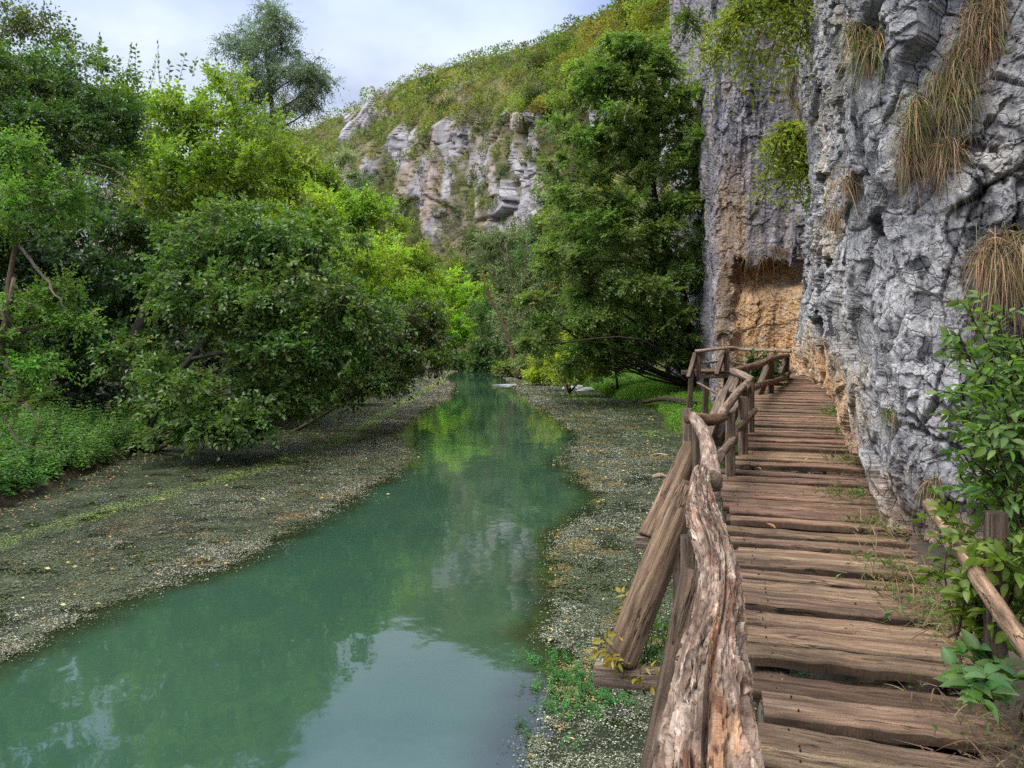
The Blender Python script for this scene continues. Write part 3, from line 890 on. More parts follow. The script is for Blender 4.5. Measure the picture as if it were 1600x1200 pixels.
crag = sstep(.60, .64, TTh) * sstep(.95, .88, TTh) * sstep(.06, .2, fbm(x * .05 + 4, d * .05, None, 3, 507)) * sstep(760, 640, PXh)
out_ = out_ + crag * (1.5 + 1.2 * (e1 - .5))
x = x - out_ * .85; d2 = d - out_ * .5
z = z + 2.2 * lump * sstep(.05, .2, TTh) * sstep(1.0, .9, TTh) * .6 + crag * 1.1
rock = np.clip(band * sstep(-.28, .02, gul * .6 + .35 * fz + fbm(s_ * .09, z * .08, None, 4, 509) + .22 * np.clip(1 - np.abs(TTh - .39) / .14, 0, 1) - .17 - .55 * sstep(.02, .30, fbm(s_ * .10 + z * .085, z * .015 + 3, None, 4, 533))) + crag, 0, 1)
rc = np.array([.27, .25, .26]) * (1 + .35 * (e1 - .5) + .3 * (i1 - .5) + .5 * fbm(s_ * .5, z * .12, None, 4, 511))[..., None]
wb = sstep(.0, .35, fbm(s_ * .2 + 5, z * .06, None, 4, 512))[..., None]
rc = rc * (1 - .6 * wb) + np.array([.27, .19, .12]) * .6 * wb
rc = rc * (1 - .5 * (1 - sstep(0, .12, g2 - g1)))[..., None]
gr = np.array([.105, .10, .04]) + fbm(x * .1, d * .1, z * .1, 4, 513)[..., None] * np.array([.08, .05, .02])
tal = np.array([.20, .165, .12])
tw_ = (band * .6)[..., None] * sstep(-.1, .3, fbm(x * .15, d * .15, z * .15, 3, 514))[..., None]
gr = gr * (1 - tw_) + tal * tw_
hc = gr * (1 - rock[..., None]) + rc * rock[..., None]
hillV = np.stack([x, d2, z], -1)
o = link('hill', mesh('hill', hillV.reshape(-1, 3), [grid_faces(len(tt), len(hx))], MAT['hill'], np.clip(hc, .01, .7).reshape(-1, 3), None, True))
tag(o, kind='structure')


def on_hill(px, t):
    i = int(np.clip(np.searchsorted(tt, t), 0, len(tt) - 1)); j = int(np.clip((px - 60) / 1440 * 619, 0, 619))
    return hillV[i, j], rock[i, j]


# shrubs on the hill: five shapes, copied
def bush_mesh(name, seed, color, n_lobes=7, leaves=520, sz=.17, var=.28, tall=1.0):
    r = np.random.default_rng(seed)
    a = Acc()
    for k in range(n_lobes):
        c = r.uniform(-.6, .6, 3) * np.array([1, 1, .5]) + np.array([0, 0, .75 * tall])
        c[2] = abs(c[2]) ; rad = r.uniform(.3, .62)
        m = leaves // n_lobes
        dr = rdir(m, r); dr[:, 2] += .25; dr = unit(dr)
        p = c + dr * rad * (r.random((m, 1)) ** .35) * np.array([1, 1, 1.05 * tall])
        C = colvar(color, m, var * .6, .08, r) * (1 + .18 * r.standard_normal())
        p[:, 2] = np.maximum(p[:, 2], -.1)
        V, fs, CC = leaf_quads(p, unit(dr + r.standard_normal((m, 3)) * .8), unit(UP * .8 + rdir(m, r)), sz * r.uniform(.6, 1.4, m), sz * .75, C)
        a.add(V, fs, CC)
    V, fs, G = tube(np.array([[0, 0, -.5], [.05, 0, .2], [0, .05, .8]]), [.07, .06, .03], 5)
    a.add(V, fs, (.06, .045, .035))
    V = np.concatenate(a.V)
    return mesh(name, V, [np.concatenate(v) for v in a.F.values()], MAT['far'], np.concatenate(a.C))


BK = [('yellow green round shrub', (.25, .265, .045)), ('fresh green bushy shrub', (.165, .225, .045)), ('dark green dense shrub', (.07, .105, .034)), ('grey green soft shrub', (.14, .165, .095)), ('rusty olive autumn shrub', (.20, .165, .045))]
BM = [[bush_mesh('hill_shrub', 600 + 10 * i + j, c, 8 + j, 1050, .115) for j in range(2)] for i, (nm, c) in enumerate(BK)]
r = np.random.default_rng(11)
cand = []
for k in range(60000):
    px = r.uniform(440, 1120); t = r.uniform(.02, .95)
    p, rk = on_hill(px, t)
    qx, qy = HX + F * p[0] / p[1], HY - F * (p[2] - CZ) / p[1]
    if qy < -40 or (qx > 1075 and qy > 60): continue
    cand.append((px, t, p, rk, qx, qy))
    if len(cand) > 7000: break
placed = []
grid_ = {}
for (px, t, p, rk, qx, qy) in cand:
    if t > .5: sp_, s0, prob = 15, 2.4, 1.0
    elif t > .24: sp_, s0, prob = 16, 1.8, .14 if rk > .5 else .85
    else: sp_, s0, prob = 18, 3.0, .95
    if rk > .6 and t > .5: prob = .12
    if r.random() > prob: continue
    sp_ *= r.uniform(.6, 1.1)
    ok = True
    gx, gy = int(qx // 24), int(qy // 24)
    for a in (-1, 0, 1):
        for b in (-1, 0, 1):
            for (ux, uy) in grid_.get((gx + a, gy + b), ()):
                if (ux - qx) ** 2 + ((uy - qy) * 1.5) ** 2 < sp_ ** 2: ok = False
    if not ok: continue
    grid_.setdefault((gx, gy), []).append((qx, qy))
    placed.append((p, t, s0 * r.uniform(.6, 1.3) * (1 + .25 * (p[1] > 170)), qx, qy))
placed.sort(key=lambda q: -q[2] / q[0][1])
ZN = [(.52, 'high on the far hill'), (.24, 'on the hill\'s grey rock band'), (0, 'below the hill\'s rock band')]
restacc = Acc(); cnt = 0
for (p, t, s, qx, qy) in placed:
    if t > .5: w = [.34, .34, .12, .04, .16]
    elif t > .24: w = [.2, .25, .2, .25, .10]
    else: w = [.12, .22, .30, .30, .06]
    i = r.choice(5, p=w); me = BM[i][r.integers(2)]
    if cnt < 290:
        o = link('hill_shrub', me, None, p - UP * .25 * s)
        o.scale = (s * r.uniform(.9, 1.3), s * r.uniform(.9, 1.3), s * r.uniform(.8, 1.15)); o.rotation_euler = (0, 0, r.uniform(0, 6.28))
        zone = next(zn for tz, zn in ZN if t >= tz)
        third = 'at its left end' if qx < 620 else ('midway along' if qx < 800 else 'towards its right end')
        tag(o, f'{BK[i][0]} {zone}, {third}', 'shrub', f'{BK[i][0]}s {zone}, {third}')
        cnt += 1
    else:
        n = 150
        dr = rdir(n, r); pp = p + dr * s * .7 * np.array([1, 1, .8]) * r.random((n, 1)) ** .4 + UP * s * .35
        V, fs, CC = leaf_quads(pp, dr, unit(UP + rdir(n, r)), s * .17, s * .13, colvar(BK[i][1], n, .3, .12, r))
        restacc.add(V, fs, CC)
# low scrub and grass tussocks between them
for k in range(2200):
    px = r.uniform(440, 1120); t = r.uniform(.03, .95)
    p, rk = on_hill(px, t)
    if rk > .45 and r.random() > .25: continue
    n = 26; s = r.uniform(.5, 1.2)
    dr = rdir(n, r); dr[:, 2] = np.abs(dr[:, 2])
    c = BK[r.choice(5, p=[.3, .25, .1, .1, .25])][1]
    V, fs, CC = leaf_quads(p + dr * s * .6, dr, unit(UP + rdir(n, r)), s * .34, s * .2, colvar(c, n, .3, .15, r))
    restacc.add(V, fs, CC)
o = restacc.build('scrub', MAT['far']); tag(o, 'low scrub and tussocks scattered between the shrubs over the far hillside', 'scrub', kind='stuff')

# ------------------------------------------------------------------ boardwalk
LE = np.array([(-1.2, -.10), (.6, .37), (2.74, .90), (3.9, 1.20), (5.6, 1.62), (8.45, 2.24), (8.5, 2.50), (11.5, 3.50), (15.3, 4.85), (21.6, 6.95), (28, 9.0)], float)
STEPS = [3.62, 5.78, 8.5, 9.6, 11.6, 14.5, 18.2, 21.5]


def ledge_x(y): return np.interp(y, LE[:, 0], LE[:, 1])
def deck_z(y): return 1.75 + .052 * sum(float(y > s) for s in STEPS)


r = np.random.default_rng(77)
walk = thing('boardwalk', 'narrow boardwalk of worn brown planks running along the cliff foot', 'boardwalk', (.9, 2.7, 1.5))
wo = np.array([.9, 2.7, 1.5])


def plank(acc, c0, dirv, length, w, h, z, r, tint, taper=0.0, nseg=26):
    """Board from c0 (left end, centre line, top at z) along dirv."""
    u = np.linspace(0, 1, nseg)
    side = np.array([-dirv[1], dirv[0], 0])
    sd = r.uniform(0, 100)
    e1 = .5 * w + .007 * fbm(u * 5 + sd, u * 0, None, 3, 1) + .006 * vnoise(u * 23 + sd, u * 0)
    e2 = .5 * w + .007 * fbm(u * 5 + sd, u * 0 + 7, None, 3, 2) + .006 * vnoise(u * 23 + sd, u * 0 + 5)
    bow = .010 * np.sin(u * np.pi + r.uniform(-1, 1)) * r.uniform(-1, 1) + .004 * vnoise(u * 8 + sd, u * 0 + 3)
    roll = r.normal(0, .022)
    rows = []
    nn = 9
    for (k, hh) in ((0, -h), (0, -.012), (.05, -.002), (.25, .001), (.5, .002), (.75, .001), (.95, -.002), (1, -.012), (1, -h)):
        off = -e1 * (1 - k) + e2 * k
        wear = -.006 * np.abs(vnoise(u * 6 + sd, u * 0 + k * 6)) if hh > -.02 else 0
        V = c0[None, :2] + dirv[None, :2] * (u * length)[:, None] + side[None, :2] * off[:, None]
        zz = z + hh + bow + wear + roll * off
        rows.append(np.column_stack([V, zz]))
    V = np.stack(rows, 1).reshape(-1, 3)
    n = nseg
    q = (np.arange(n - 1)[:, None] * nn + np.arange(nn - 1)[None])
    fs = np.stack([q, q + nn, q + nn + 1, q + 1], -1).reshape(-1, 4)
    bt = np.arange(n - 1) * nn
    fb = np.stack([bt, bt + nn - 1, bt + nn + nn - 1, bt + nn], -1)
    ends = [np.arange(nn)[::-1][None], ((n - 1) * nn + np.arange(nn))[None]]
    ks = np.array([-.06, -.012, .05, .25, .5, .75, .95, 1.012, 1.06]) * w
    # board edges and side faces painted darker so the gaps look shaded
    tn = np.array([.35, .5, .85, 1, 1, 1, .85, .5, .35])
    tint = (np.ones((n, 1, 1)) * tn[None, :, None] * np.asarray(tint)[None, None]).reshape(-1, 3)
    G = np.stack([np.broadcast_to((u * length)[:, None], (n, nn)) + sd, np.broadcast_to(ks[None], (n, nn)) + sd * .37, np.full((n, nn), sd)], -1).reshape(-1, 3)
    acc.add(V, [fs, fb] + ends, tint, G)


deck = Acc()
y = -.9
gapn = 0
while y < 27.2:
    w = r.uniform(.145, .235) * (1.0 if y < 12 else 1.15)
    if y > 5: w *= .92
    gap = r.uniform(.010, .026) if r.random() < .78 else r.uniform(.030, .055)
    slope = np.interp(y, [0, 3, 8, 12, 22, 28], [.31, .31, .30, .30, .33, .33]) + r.normal(0, .018)
    dirv = unit(np.array([1, -slope, 0]))
    L = np.interp(y, [0, 3, 5, 8, 11, 16, 22, 26], [1.12, 1.10, 1.25, 1.55, 1.75, 1.6, 1.6, 1.8]) + r.normal(0, .04)
    yc = y + w * .5
    z = deck_z(yc) + r.normal(0, .009)
    x0 = ledge_x(yc) + r.normal(0, .022)
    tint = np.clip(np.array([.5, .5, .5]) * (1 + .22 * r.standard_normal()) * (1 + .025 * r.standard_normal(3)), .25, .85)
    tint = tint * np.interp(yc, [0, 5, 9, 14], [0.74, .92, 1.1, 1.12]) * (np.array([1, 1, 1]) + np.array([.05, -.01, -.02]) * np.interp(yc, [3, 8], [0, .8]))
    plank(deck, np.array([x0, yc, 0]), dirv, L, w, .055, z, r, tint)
    if yc < 12:
        for e_ in (.13, L - .16):
            for k_ in (-.28, .28):
                c_ = np.array([x0, yc, 0]) + dirv * (e_ + r.normal(0, .012)) + np.array([-dirv[1], dirv[0], 0]) * (k_ * w + r.normal(0, .006))
                V, fs, G = tube(np.array([[c_[0], c_[1], z - .004], [c_[0], c_[1], z + .0045]]), .0042, 8)
                deck.add(V, fs, (.12, .095, .08), G)
    y += (w + gap) * math.sqrt(1 + slope ** 2) * .985
deck.build('decking', MAT['plank'], walk, wo)
# long bearers and cross beams under the planks
for off in (.12, .95):
    ysb = np.linspace(-.8, 27, 30)
    pts = np.stack([ledge_x(ysb) + off, ysb, [deck_z(v) - .15 for v in ysb]], -1)
    V, fs, G = tube(pts, .085, 16, square_prof(), seed=off)
    a = Acc(); a.add(V, fs, (.4, .4, .4), G); a.build('bearer', MAT['post'], walk, wo)


def tube_obj(name, pts, rad, mat, parent, origin, n=10, prof=None, tint=(.5, .5, .5), rough=.0, seed=0, smooth=True, m=None):
    pts = np.asarray(pts, float)
    pp = smooth_path(pts, m or max(8, 6 * len(pts)))
    rr = np.interp(np.linspace(0, 1, len(pp)), np.linspace(0, 1, len(np.atleast_1d(rad))), np.atleast_1d(rad))
    dsp = None
    if rough:
        def dsp(S, TH):
            return 1 + rough * (fbm(np.cos(TH) * 1.6 + seed, np.sin(TH) * 1.6, S * 3.0, 4, 5 + seed) + .8 * fbm(np.cos(TH) * 4 + seed, np.sin(TH) * 4, S * 2.2, 3, 8 + seed))
    V, fs, G = tube(pp, rr, n, prof, dsp, seed=seed * 3.7)
    a = Acc(); a.add(V, fs, tint, G)
    return a.build(name, mat, parent, origin, smooth=smooth)


def board(name, p0, p1, w, asp, parent, origin, tint, seed, m=10, mat='post'):
    """Sawn post or brace of rectangular section between two points."""
    p0, p1 = np.asarray(p0, float), np.asarray(p1, float)
    t = np.linspace(0, 1, m)[:, None]
    V, fs, G = tube(p0 * (1 - t) + p1 * t, w * .5, 24, square_prof(asp, 9), lambda S, TH: 1 + .035 * fbm(S * 3 + seed, TH * 2, None, 3, seed), seed=seed * 2.3)
    a = Acc(); a.add(V, fs, tint, G)
    return a.build(name, MAT[mat], parent, origin, smooth=False)


# cross beams that stick out under the deck to carry the braces
def outrigger(y, xo, z, seed):
    return board('crossbeam', (xo, y, z), (ledge_x(y) + 1.2, y - .38, z), .10, 1.0, walk, wo, (.5, .48, .46), seed)


FEET = [(2.1, .28, 1.60), (3.95, .50, 1.56), (6.45, 1.12, 1.58), (8.2, 1.75, 1.62), (10.3, 2.62, 1.66), (13.2, 3.70, 1.74), (17.6, 5.35, 1.8), (22.1, 7.4, 1.88)]
for i, (yy, xx, zz) in enumerate(FEET): outrigger(yy, xx - .07, zz, 900 + i)
# piles into the river bed
for i, (yy, xx, zz) in enumerate(FEET): board('pile', (xx + .32, yy, zz + .02), (xx + .30, yy, -.9), .13, 1.0, walk, wo, (.34, .33, .30), 930 + i)

# ------------------------------------------------------------------ rustic railing on the river side
rail = thing('wooden_railing', 'crooked rustic railing of split logs and braced posts along the river edge', 'railing', (1.0, 4.0, 1.6))
ro = np.array([1.0, 4.0, 1.6])


def px_pts(rows): return [P(*q[:3]) for q in rows]


# near handrail: thick, flaking, deeply split
def near_log():
    rows = [(.10, .45, 2.60, .105), (.20, .80, 2.595, .100)] + [(*P(1108, 1200, 1.27), .094), (*P(1114, 1060, 1.61), .085), (*P(1126, 950, 2.03), .067), (*P(1123, 880, 2.44), .066), (*P(1102, 815, 2.96), .074), (*P(1094, 765, 3.66), .055), (*P(1097, 738, 4.15), .050)]
    q = smooth_path(np.array(rows), 420)
    n = 150
    pts, rad = q[:, :3], q[:, 3] * .94

    def disp(S, TH):
        tw = TH + .35 * np.sin(S * 1.3) + .22 * fbm(S * 1.1, TH * 0, None, 2, 3)
        cx, sx = np.cos(tw), np.sin(tw)
        low = .16 * fbm(cx * 1.1, sx * 1.1, S * 1.5, 3, 700)
        fur = fbm(cx * 5.5, sx * 5.5, S * 1.4, 4, 701, .6)
        fur = -np.maximum(0, .10 - np.abs(fur)) / .10
        sp1 = np.exp(-((((tw - 1.15 - .12 * np.sin(S * 2.1)) + np.pi) % (2 * np.pi) - np.pi) / .07) ** 2) * sstep(1.8, .8, np.abs(S - 1.0))
        sp2 = np.exp(-((((tw - .35 + .1 * np.sin(S * 3)) + np.pi) % (2 * np.pi) - np.pi) / .05) ** 2)
        sp3 = np.exp(-((((tw + .55 + .1 * np.sin(S * 2.4)) + np.pi) % (2 * np.pi) - np.pi) / .05) ** 2)
        fl1, fl2, a1, a2, a3, du, dv = cell2(tw * 3.4 + .3 * fbm(S * 8, tw * 3, None, 2, 704), S * 9.5, 702)
        flake = (a1 - .5) * .13 * sstep(0, .12, fl2 - fl1) - .06 * (1 - sstep(0, .10, fl2 - fl1))
        return 1 + low + .12 * fur + flake - .42 * sp1 - .30 * sp2 - .26 * sp3 + .04 * fbm(cx * 12, sx * 12, S * 14, 3, 703)
    V, fs, G = tube(pts, rad, n, None, disp, seed=2.0)
    s = np.repeat(np.concatenate([[0], np.cumsum(np.linalg.norm(np.diff(pts, axis=0), axis=1))])[:, None], n + 1, 1)
    th = np.broadcast_to(np.linspace(0, 2 * np.pi, n + 1)[None], s.shape)
    cx, sx = np.cos(th), np.sin(th)
    fl1, fl2, a1, a2, a3, du, dv = cell2((th + .35 * np.sin(s * 1.3) + .22 * fbm(s * 1.1, th * 0, None, 2, 3)) * 3.4 + .3 * fbm(s * 8, th * 3, None, 2, 704), s * 9.5, 702)
    n1 = fbm(cx * 2.2, sx * 2.2, s * 3.2, 4, 710); n2 = fbm(cx * 4, sx * 4, s * 5.5, 4, 711, .6); n3 = fbm(cx * 3 + 8, sx * 3, s * 2.2, 4, 712)
    C = np.array([.47, .42, .38]) * (.75 + .55 * a2)[..., None]
    def lay(C, w, c): return C * (1 - w[..., None]) + np.asarray(c) * w[..., None]
    C = lay(C, sstep(.02, .3, n1) * .8, (.30, .20, .15))
    C = lay(C, sstep(.30, .46, n3 + .35 * (a3 - .5)) * .75, (.70, .45, .25))
    C = lay(C, sstep(.12, .30, n2 + .3 * (a1 - .5)) * .8, (.88, .85, .81))
    C = lay(C, sstep(.36, .46, fbm(cx * 5, sx * 5 + 3, s * 9, 3, 714)) * .7, (.30, .13, .08))
    C = lay(C, 1 - sstep(0, .07, fl2 - fl1), (.20, .15, .12))
    C = np.vstack([C.reshape(-1, 3), [[.35, .27, .2]] * 2])
    a = Acc(); a.add(V, fs, C, G)
    return a.build('handrail', MAT['log'], rail, ro)


near_log()
tube_obj('handrail', px_pts([(1112, 752, 4.0), (1109, 728, 4.4), (1106, 700, 5.0), (1100, 680, 5.6), (1092, 664, 6.2), (1083, 652, 6.85)]), [.06, .052, .046, .048, .05], MAT['log'], rail, ro, 22, None, (.66, .60, .55), .16, 3, m=70)
tube_obj('handrail', px_pts([(1073, 655, 6.75), (1090, 653, 6.85), (1110, 656, 6.95), (1132, 651, 7.15)]), [.035, .05, .052, .04], MAT['log'], rail, ro, 20, None, (.36, .26, .19), .2, 4, m=40)
tube_obj('handrail', px_pts([(1122, 655, 7.05), (1134, 638, 7.9), (1146, 622, 9.0), (1158, 608, 10.3), (1173, 593, 12.0)]), [.043, .048, .050, .052, .05], MAT['log'], rail, ro, 20, None, (.58, .50, .44), .16, 5, m=60)
tube_obj('handrail', px_pts([(1176, 594, 12.0), (1162, 587, 12.2), (1144, 579, 12.6)]), [.055, .06, .05], MAT['log'], rail, ro, 18, None, (.60, .55, .52), .16, 6, m=30)
tube_obj('handrail', px_pts([(1148, 579, 12.7), (1170, 574, 14.0), (1190, 568, 15.8), (1207, 560, 18.0), (1231, 556, 22.0)]), [.05, .068, .068, .07, .07], MAT['log'], rail, ro, 18, None, (.42, .32, .25), .16, 7, m=60)
tube_obj('handrail', px_pts([(1118, 724, 6.7), (1130, 706, 7.3), (1146, 688, 8.1), (1147, 672, 8.6), (1158, 664, 9.0), (1170, 650, 10.1), (1180, 641, 10.8)]), [.045, .04, .05, .055, .045, .05, .04], MAT['log'], rail, ro, 16, None, (.52, .46, .42), .18, 8, m=80)
tube_obj('handrail', px_pts([(1174, 608, 13.6), (1192, 600, 15.5), (1208, 596, 17.5), (1222, 591, 19.5), (1234, 582, 22)]), [.06, .06, .07, .06, .06], MAT['log'], rail, ro, 14, None, (.46, .36, .30), .14, 9, m=50)

# posts: (px, py top, py foot, distance, width m, tint)
for i, (px, y0, y1, d, w, t) in enumerate([(1080, 838, 1010, 3.05, .075, .42), (1074, 638, 800, 6.95, .085, .62), (1090, 660, 790, 6.6, .10, .30), (1141, 645, 760, 8.1, .09, .52), (1161, 620, 728, 9.2, .10, .55), (1174, 598, 694, 10.9, .075, .44), (1204, 563, 632, 17.4, .13, .50), (1229, 558, 617, 21.5, .14, .42)]):
    board('post', P(px, y0, d), P(px, y1, d), w, 1.0, rail, ro, (t, t * .96, t * .92), 20 + i)
# braces: top, foot, radius / width, kind
board('brace', P(1092, 893, 2.32), np.array([.27, 2.05, 1.52]), .10, .62, rail, ro, (.34, .31, .28), 40, 30)
tube_obj('brace', [P(1076, 762, 4.10), P(1020, 902, 4.0), P(968, 1034, 3.93)], [.066, .076, .078], MAT['post'], rail, ro, 26, square_prof(1.0, 3.2), (.50, .43, .35), .035, 11, m=40)
tube_obj('brace', [P(1084, 697, 6.75), P(1052, 765, 6.6), P(1016, 842, 6.45)], [.082, .09, .095], MAT['post'], rail, ro, 26, square_prof(1.0, 3.2), (.54, .46, .37), .035, 12, m=40)
board('brace', P(1074, 752, 4.6), P(1040, 838, 4.6), .05, 1.6, rail, ro, (.60, .54, .46), 43)
for i, (a_, b_, w, t) in enumerate([((1132, 613, 10.0), (1104, 690, 9.4), .13, .50), ((1166, 607, 10.7), (1118, 690, 9.6), .14, .44), ((1146, 592, 12.6), (1134, 616, 12.2), .12, .46), ((1153, 592, 12.4), (1143, 616, 12.0), .09, .52), ((1204, 567, 17.3), (1181, 625, 17.0), .17, .40), ((1227, 566, 21.3), (1211, 604, 21.0), .18, .38)]):
    board('brace', P(*a_), P(*b_), w, 1.0, rail, ro, (t, t * .95, t * .9), 50 + i)

# ------------------------------------------------------------------ platform beyond, with its own railing
plat = thing('platform', 'raised plank platform with a pale branch railing below the orange recess', 'platform', (8, 27.5, 2.2))
po = np.array([8, 27.5, 2.2])
pd = Acc()
for k in range(12):
    yy = 26.6 + k * .24
    plank(pd, np.array([6.65 + .05 * r.standard_normal() + .03 * k, yy, 0]), np.array([1., 0, 0]), 3.6, .215, .06, 2.17 + .01 * r.standard_normal(), r, np.array([.5, .5, .5]) * r.uniform(.8, 1.2))
pd.build('decking', MAT['plank'], plat, po)
for i, yy in enumerate((26.6, 29.1)):
    board('bearer', (6.5, yy, 2.02), (10.2, yy, 2.02), .17, 1.0, plat, po, (.4, .38, .36), 70 + i)
for i, (xx, yy) in enumerate(((6.85, 26.7), (8.2, 26.7), (9.6, 26.7), (6.85, 29.0), (8.2, 29.0))):
    board('support', (xx, yy, 2.1), (xx - .1, yy, -.2), .18, 1.0, plat, po, (.3, .28, .26), 75 + i)
for i, (px, y0, y1) in enumerate(((1091, 548, 588), (1135, 546, 584))):
    board('post', P(px, y0, 26.6), P(px, y1, 26.6), .17, 1.0, plat, po, (.46, .43, .40), 81 + i)
    board('brace', P(px - 4, y0 + 4, 26.6), P(px - 15, y1 + 2, 26.1), .15, 1.0, plat, po, (.50, .46, .42), 84 + i)
tube_obj('handrail', px_pts([(1086, 549, 26.5), (1105, 547, 26.4), (1128, 544.5, 26.4), (1146, 543, 26.3), (1158, 546, 26.3), (1180, 547, 26), (1204, 547.5, 25.5), (1236, 549, 25)]), [.06, .05, .055, .06], MAT['log'], plat, po, 10, None, (.74, .68, .64), .12, 13, m=60)
tube_obj('handrail', px_pts([(1092, 567, 26.6), (1110, 566, 26.6), (1134, 564, 26.6), (1165, 570, 26.5), (1200, 570, 26)]), [.04, .045, .04], MAT['log'], plat, po, 8, None, (.62, .58, .54), .12, 14, m=40)
tube_obj('brace', px_pts([(1090, 598, 26.2), (1128, 619, 25)]), [.045, .04], MAT['log'], plat, po, 8, None, (.5, .42, .34), .1, 15)

# ------------------------------------------------------------------ piece of railing on the rock side
rr_ = thing('wooden_railing', 'short peeling branch railing with a dark post half hidden in leaves by the cliff', 'railing', (1.6, 2.6, 1.7))
rro = np.array([1.6, 2.6, 1.7])
tube_obj('handrail', [P(1452, 788, 3.42), P(1490, 838, 2.98), P(1530, 905, 2.5), P(1568, 962, 2.15), P(1606, 1015, 1.88), P(1690, 1130, 1.5)], [.031, .029, .026, .024, .024], MAT['log'], rr_, rro, 28, None, (.68, .55, .42), .14, 16, m=90)
board('post', P(1556, 800, 2.52), P(1556, 1085, 2.52), .055, 1.0, rr_, rro, (.26, .24, .22), 88, 20)

# ------------------------------------------------------------------ trees of the left bank
GR = (.055, .095, .026); YG = (.13, .19, .028); DK = (.030, .058, .020); GY = (.115, .145, .085); MD = (.055, .10, .030)


def gz(x, y): return float(terrain(np.array([x]), np.array([y]))[0])
def gp(x, y): return np.array([x, y, gz(x, y) - .1])


# round-leaved tree leaning over the water, lower near part
b = gp(-10.9, 22.5)
make_tree('alder_tree', 'broad round-leaved tree with glossy dark leaves drooping to the weed on the left bank', 'tree', b,
          [b, b + (.6, -.3, 1.6), P(330, 520, 22.3), P(400, 430, 22.6)], .17,
          [(330, 395, 22.5, 85, 60), (415, 380, 23, 95, 62), (500, 395, 23, 80, 60), (455, 470, 21.6, 95, 62), (350, 480, 21.4, 85, 60), (290, 450, 22, 60, 55),
           (540, 480, 22.6, 85, 65), (510, 560, 22.3, 80, 55), (420, 550, 21.2, 70, 50), (300, 610, 20.4, 70, 38), (360, 650, 20.3, 55, 26), (250, 590, 20.8, 50, 40), (430, 620, 21.0, 60, 30), (480, 620, 22, 50, 30), (235, 640, 20.2, 46, 26), (285, 668, 19.9, 46, 18), (340, 672, 19.8, 46, 18), (395, 660, 20.3, 40, 16), (210, 560, 21.5, 40, 36)],
          (.118, .085), GR, 'leaf', 1.25, 6, 7, .55, .25, .6, .26, .12, 21, None)
b = gp(-8.9, 27.5)
make_tree('alder_tree', 'darker small-leaved tree bending out over the river at the left', 'tree', b,
          [b, b + (.4, 0, 1.8), P(560, 500, 27.8), P(600, 450, 28)], .16,
          [(620, 510, 27.5, 58, 42), (570, 540, 26.6, 66, 42), (630, 555, 27, 50, 35), (665, 560, 27.5, 34, 28), (600, 590, 26.5, 50, 26), (540, 590, 26, 60, 36), (655, 520, 28.5, 40, 40)],
          (.105, .07), (.042, .072, .024), 'leaf', 1.2, 7, 8, .5, .2, .5, .25, .1, 22, None,
          bare=[([(600, 560, 26.5), (625, 590, 26.3), (650, 604, 26.2)], .03), ([(640, 560, 27), (672, 580, 26.9), (698, 592, 26.8)], .03), ([(610, 570, 26.8), (650, 588, 26.5), (684, 602, 26.3)], .025), ([(520, 600, 25), (545, 628, 24.6), (556, 648, 24.5)], .03), ([(560, 600, 25.4), (590, 622, 25.2), (612, 626, 25)], .022)])
b = gp(-9.6, 34)
make_tree('hazel_tree', 'bright yellow green bushy tree rising behind the dark leaning one', 'tree', b,
          [b, b + (.2, 0, 2.5), P(560, 430, 34), P(560, 370, 34)], .16,
          [(500, 330, 34, 72, 45), (570, 355, 34.5, 66, 48), (625, 410, 35, 52, 46), (655, 460, 36, 44, 46), (540, 400, 33, 80, 50), (450, 350, 33.5, 60, 45), (600, 460, 31, 60, 48), (640, 470, 32, 44, 40), (560, 430, 29.5, 60, 44), (672, 520, 36.5, 34, 40)],
          (.115, .075), YG, 'soft', 1.15, 7, 8, .55, .05, .45, .25, .12, 23, None, yellow=.012)
b = gp(-13.2, 26)
make_tree('lime_tree', 'tall yellow green tree with leafy upright shoots against the sky', 'tree', b,
          [b, b + (.3, 0, 3), P(300, 330, 26.3), P(330, 200, 26.4)], .2,
          [(330, 175, 26.5, 62, 62), (265, 195, 26.5, 60, 50), (390, 235, 27, 66, 55), (445, 270, 28, 58, 46), (330, 265, 26, 78, 50), (255, 265, 26.5, 60, 50), (400, 310, 26.5, 70, 46), (200, 170, 27, 45, 45), (355, 140, 27, 35, 40), (300, 320, 26.5, 60, 40)],
          (.125, .08), (.11, .165, .028), 'soft', .95, 6, 8, .6, .0, .35, .25, .12, 24, None,
          shoots=[(150, 160, 55, 26.4, 6), (165, 150, 62, 26.4, -6), (196, 150, 70, 26.5, 10), (215, 140, 72, 26.5, -2), (250, 130, 68, 26.6, -3), (232, 140, 90, 26.6, 12), (275, 140, 85, 26.6, 14), (300, 120, 90, 26.6, 6), (135, 130, 68, 26.2, -6), (180, 140, 90, 26.2, 3), (218, 330, 232, 22.5, 3), (196, 335, 252, 22.5, -5), (258, 330, 265, 22.4, 6), (330, 130, 96, 26.7, 8), (262, 150, 100, 26.4, 2)])
b = gp(-14.2, 17)
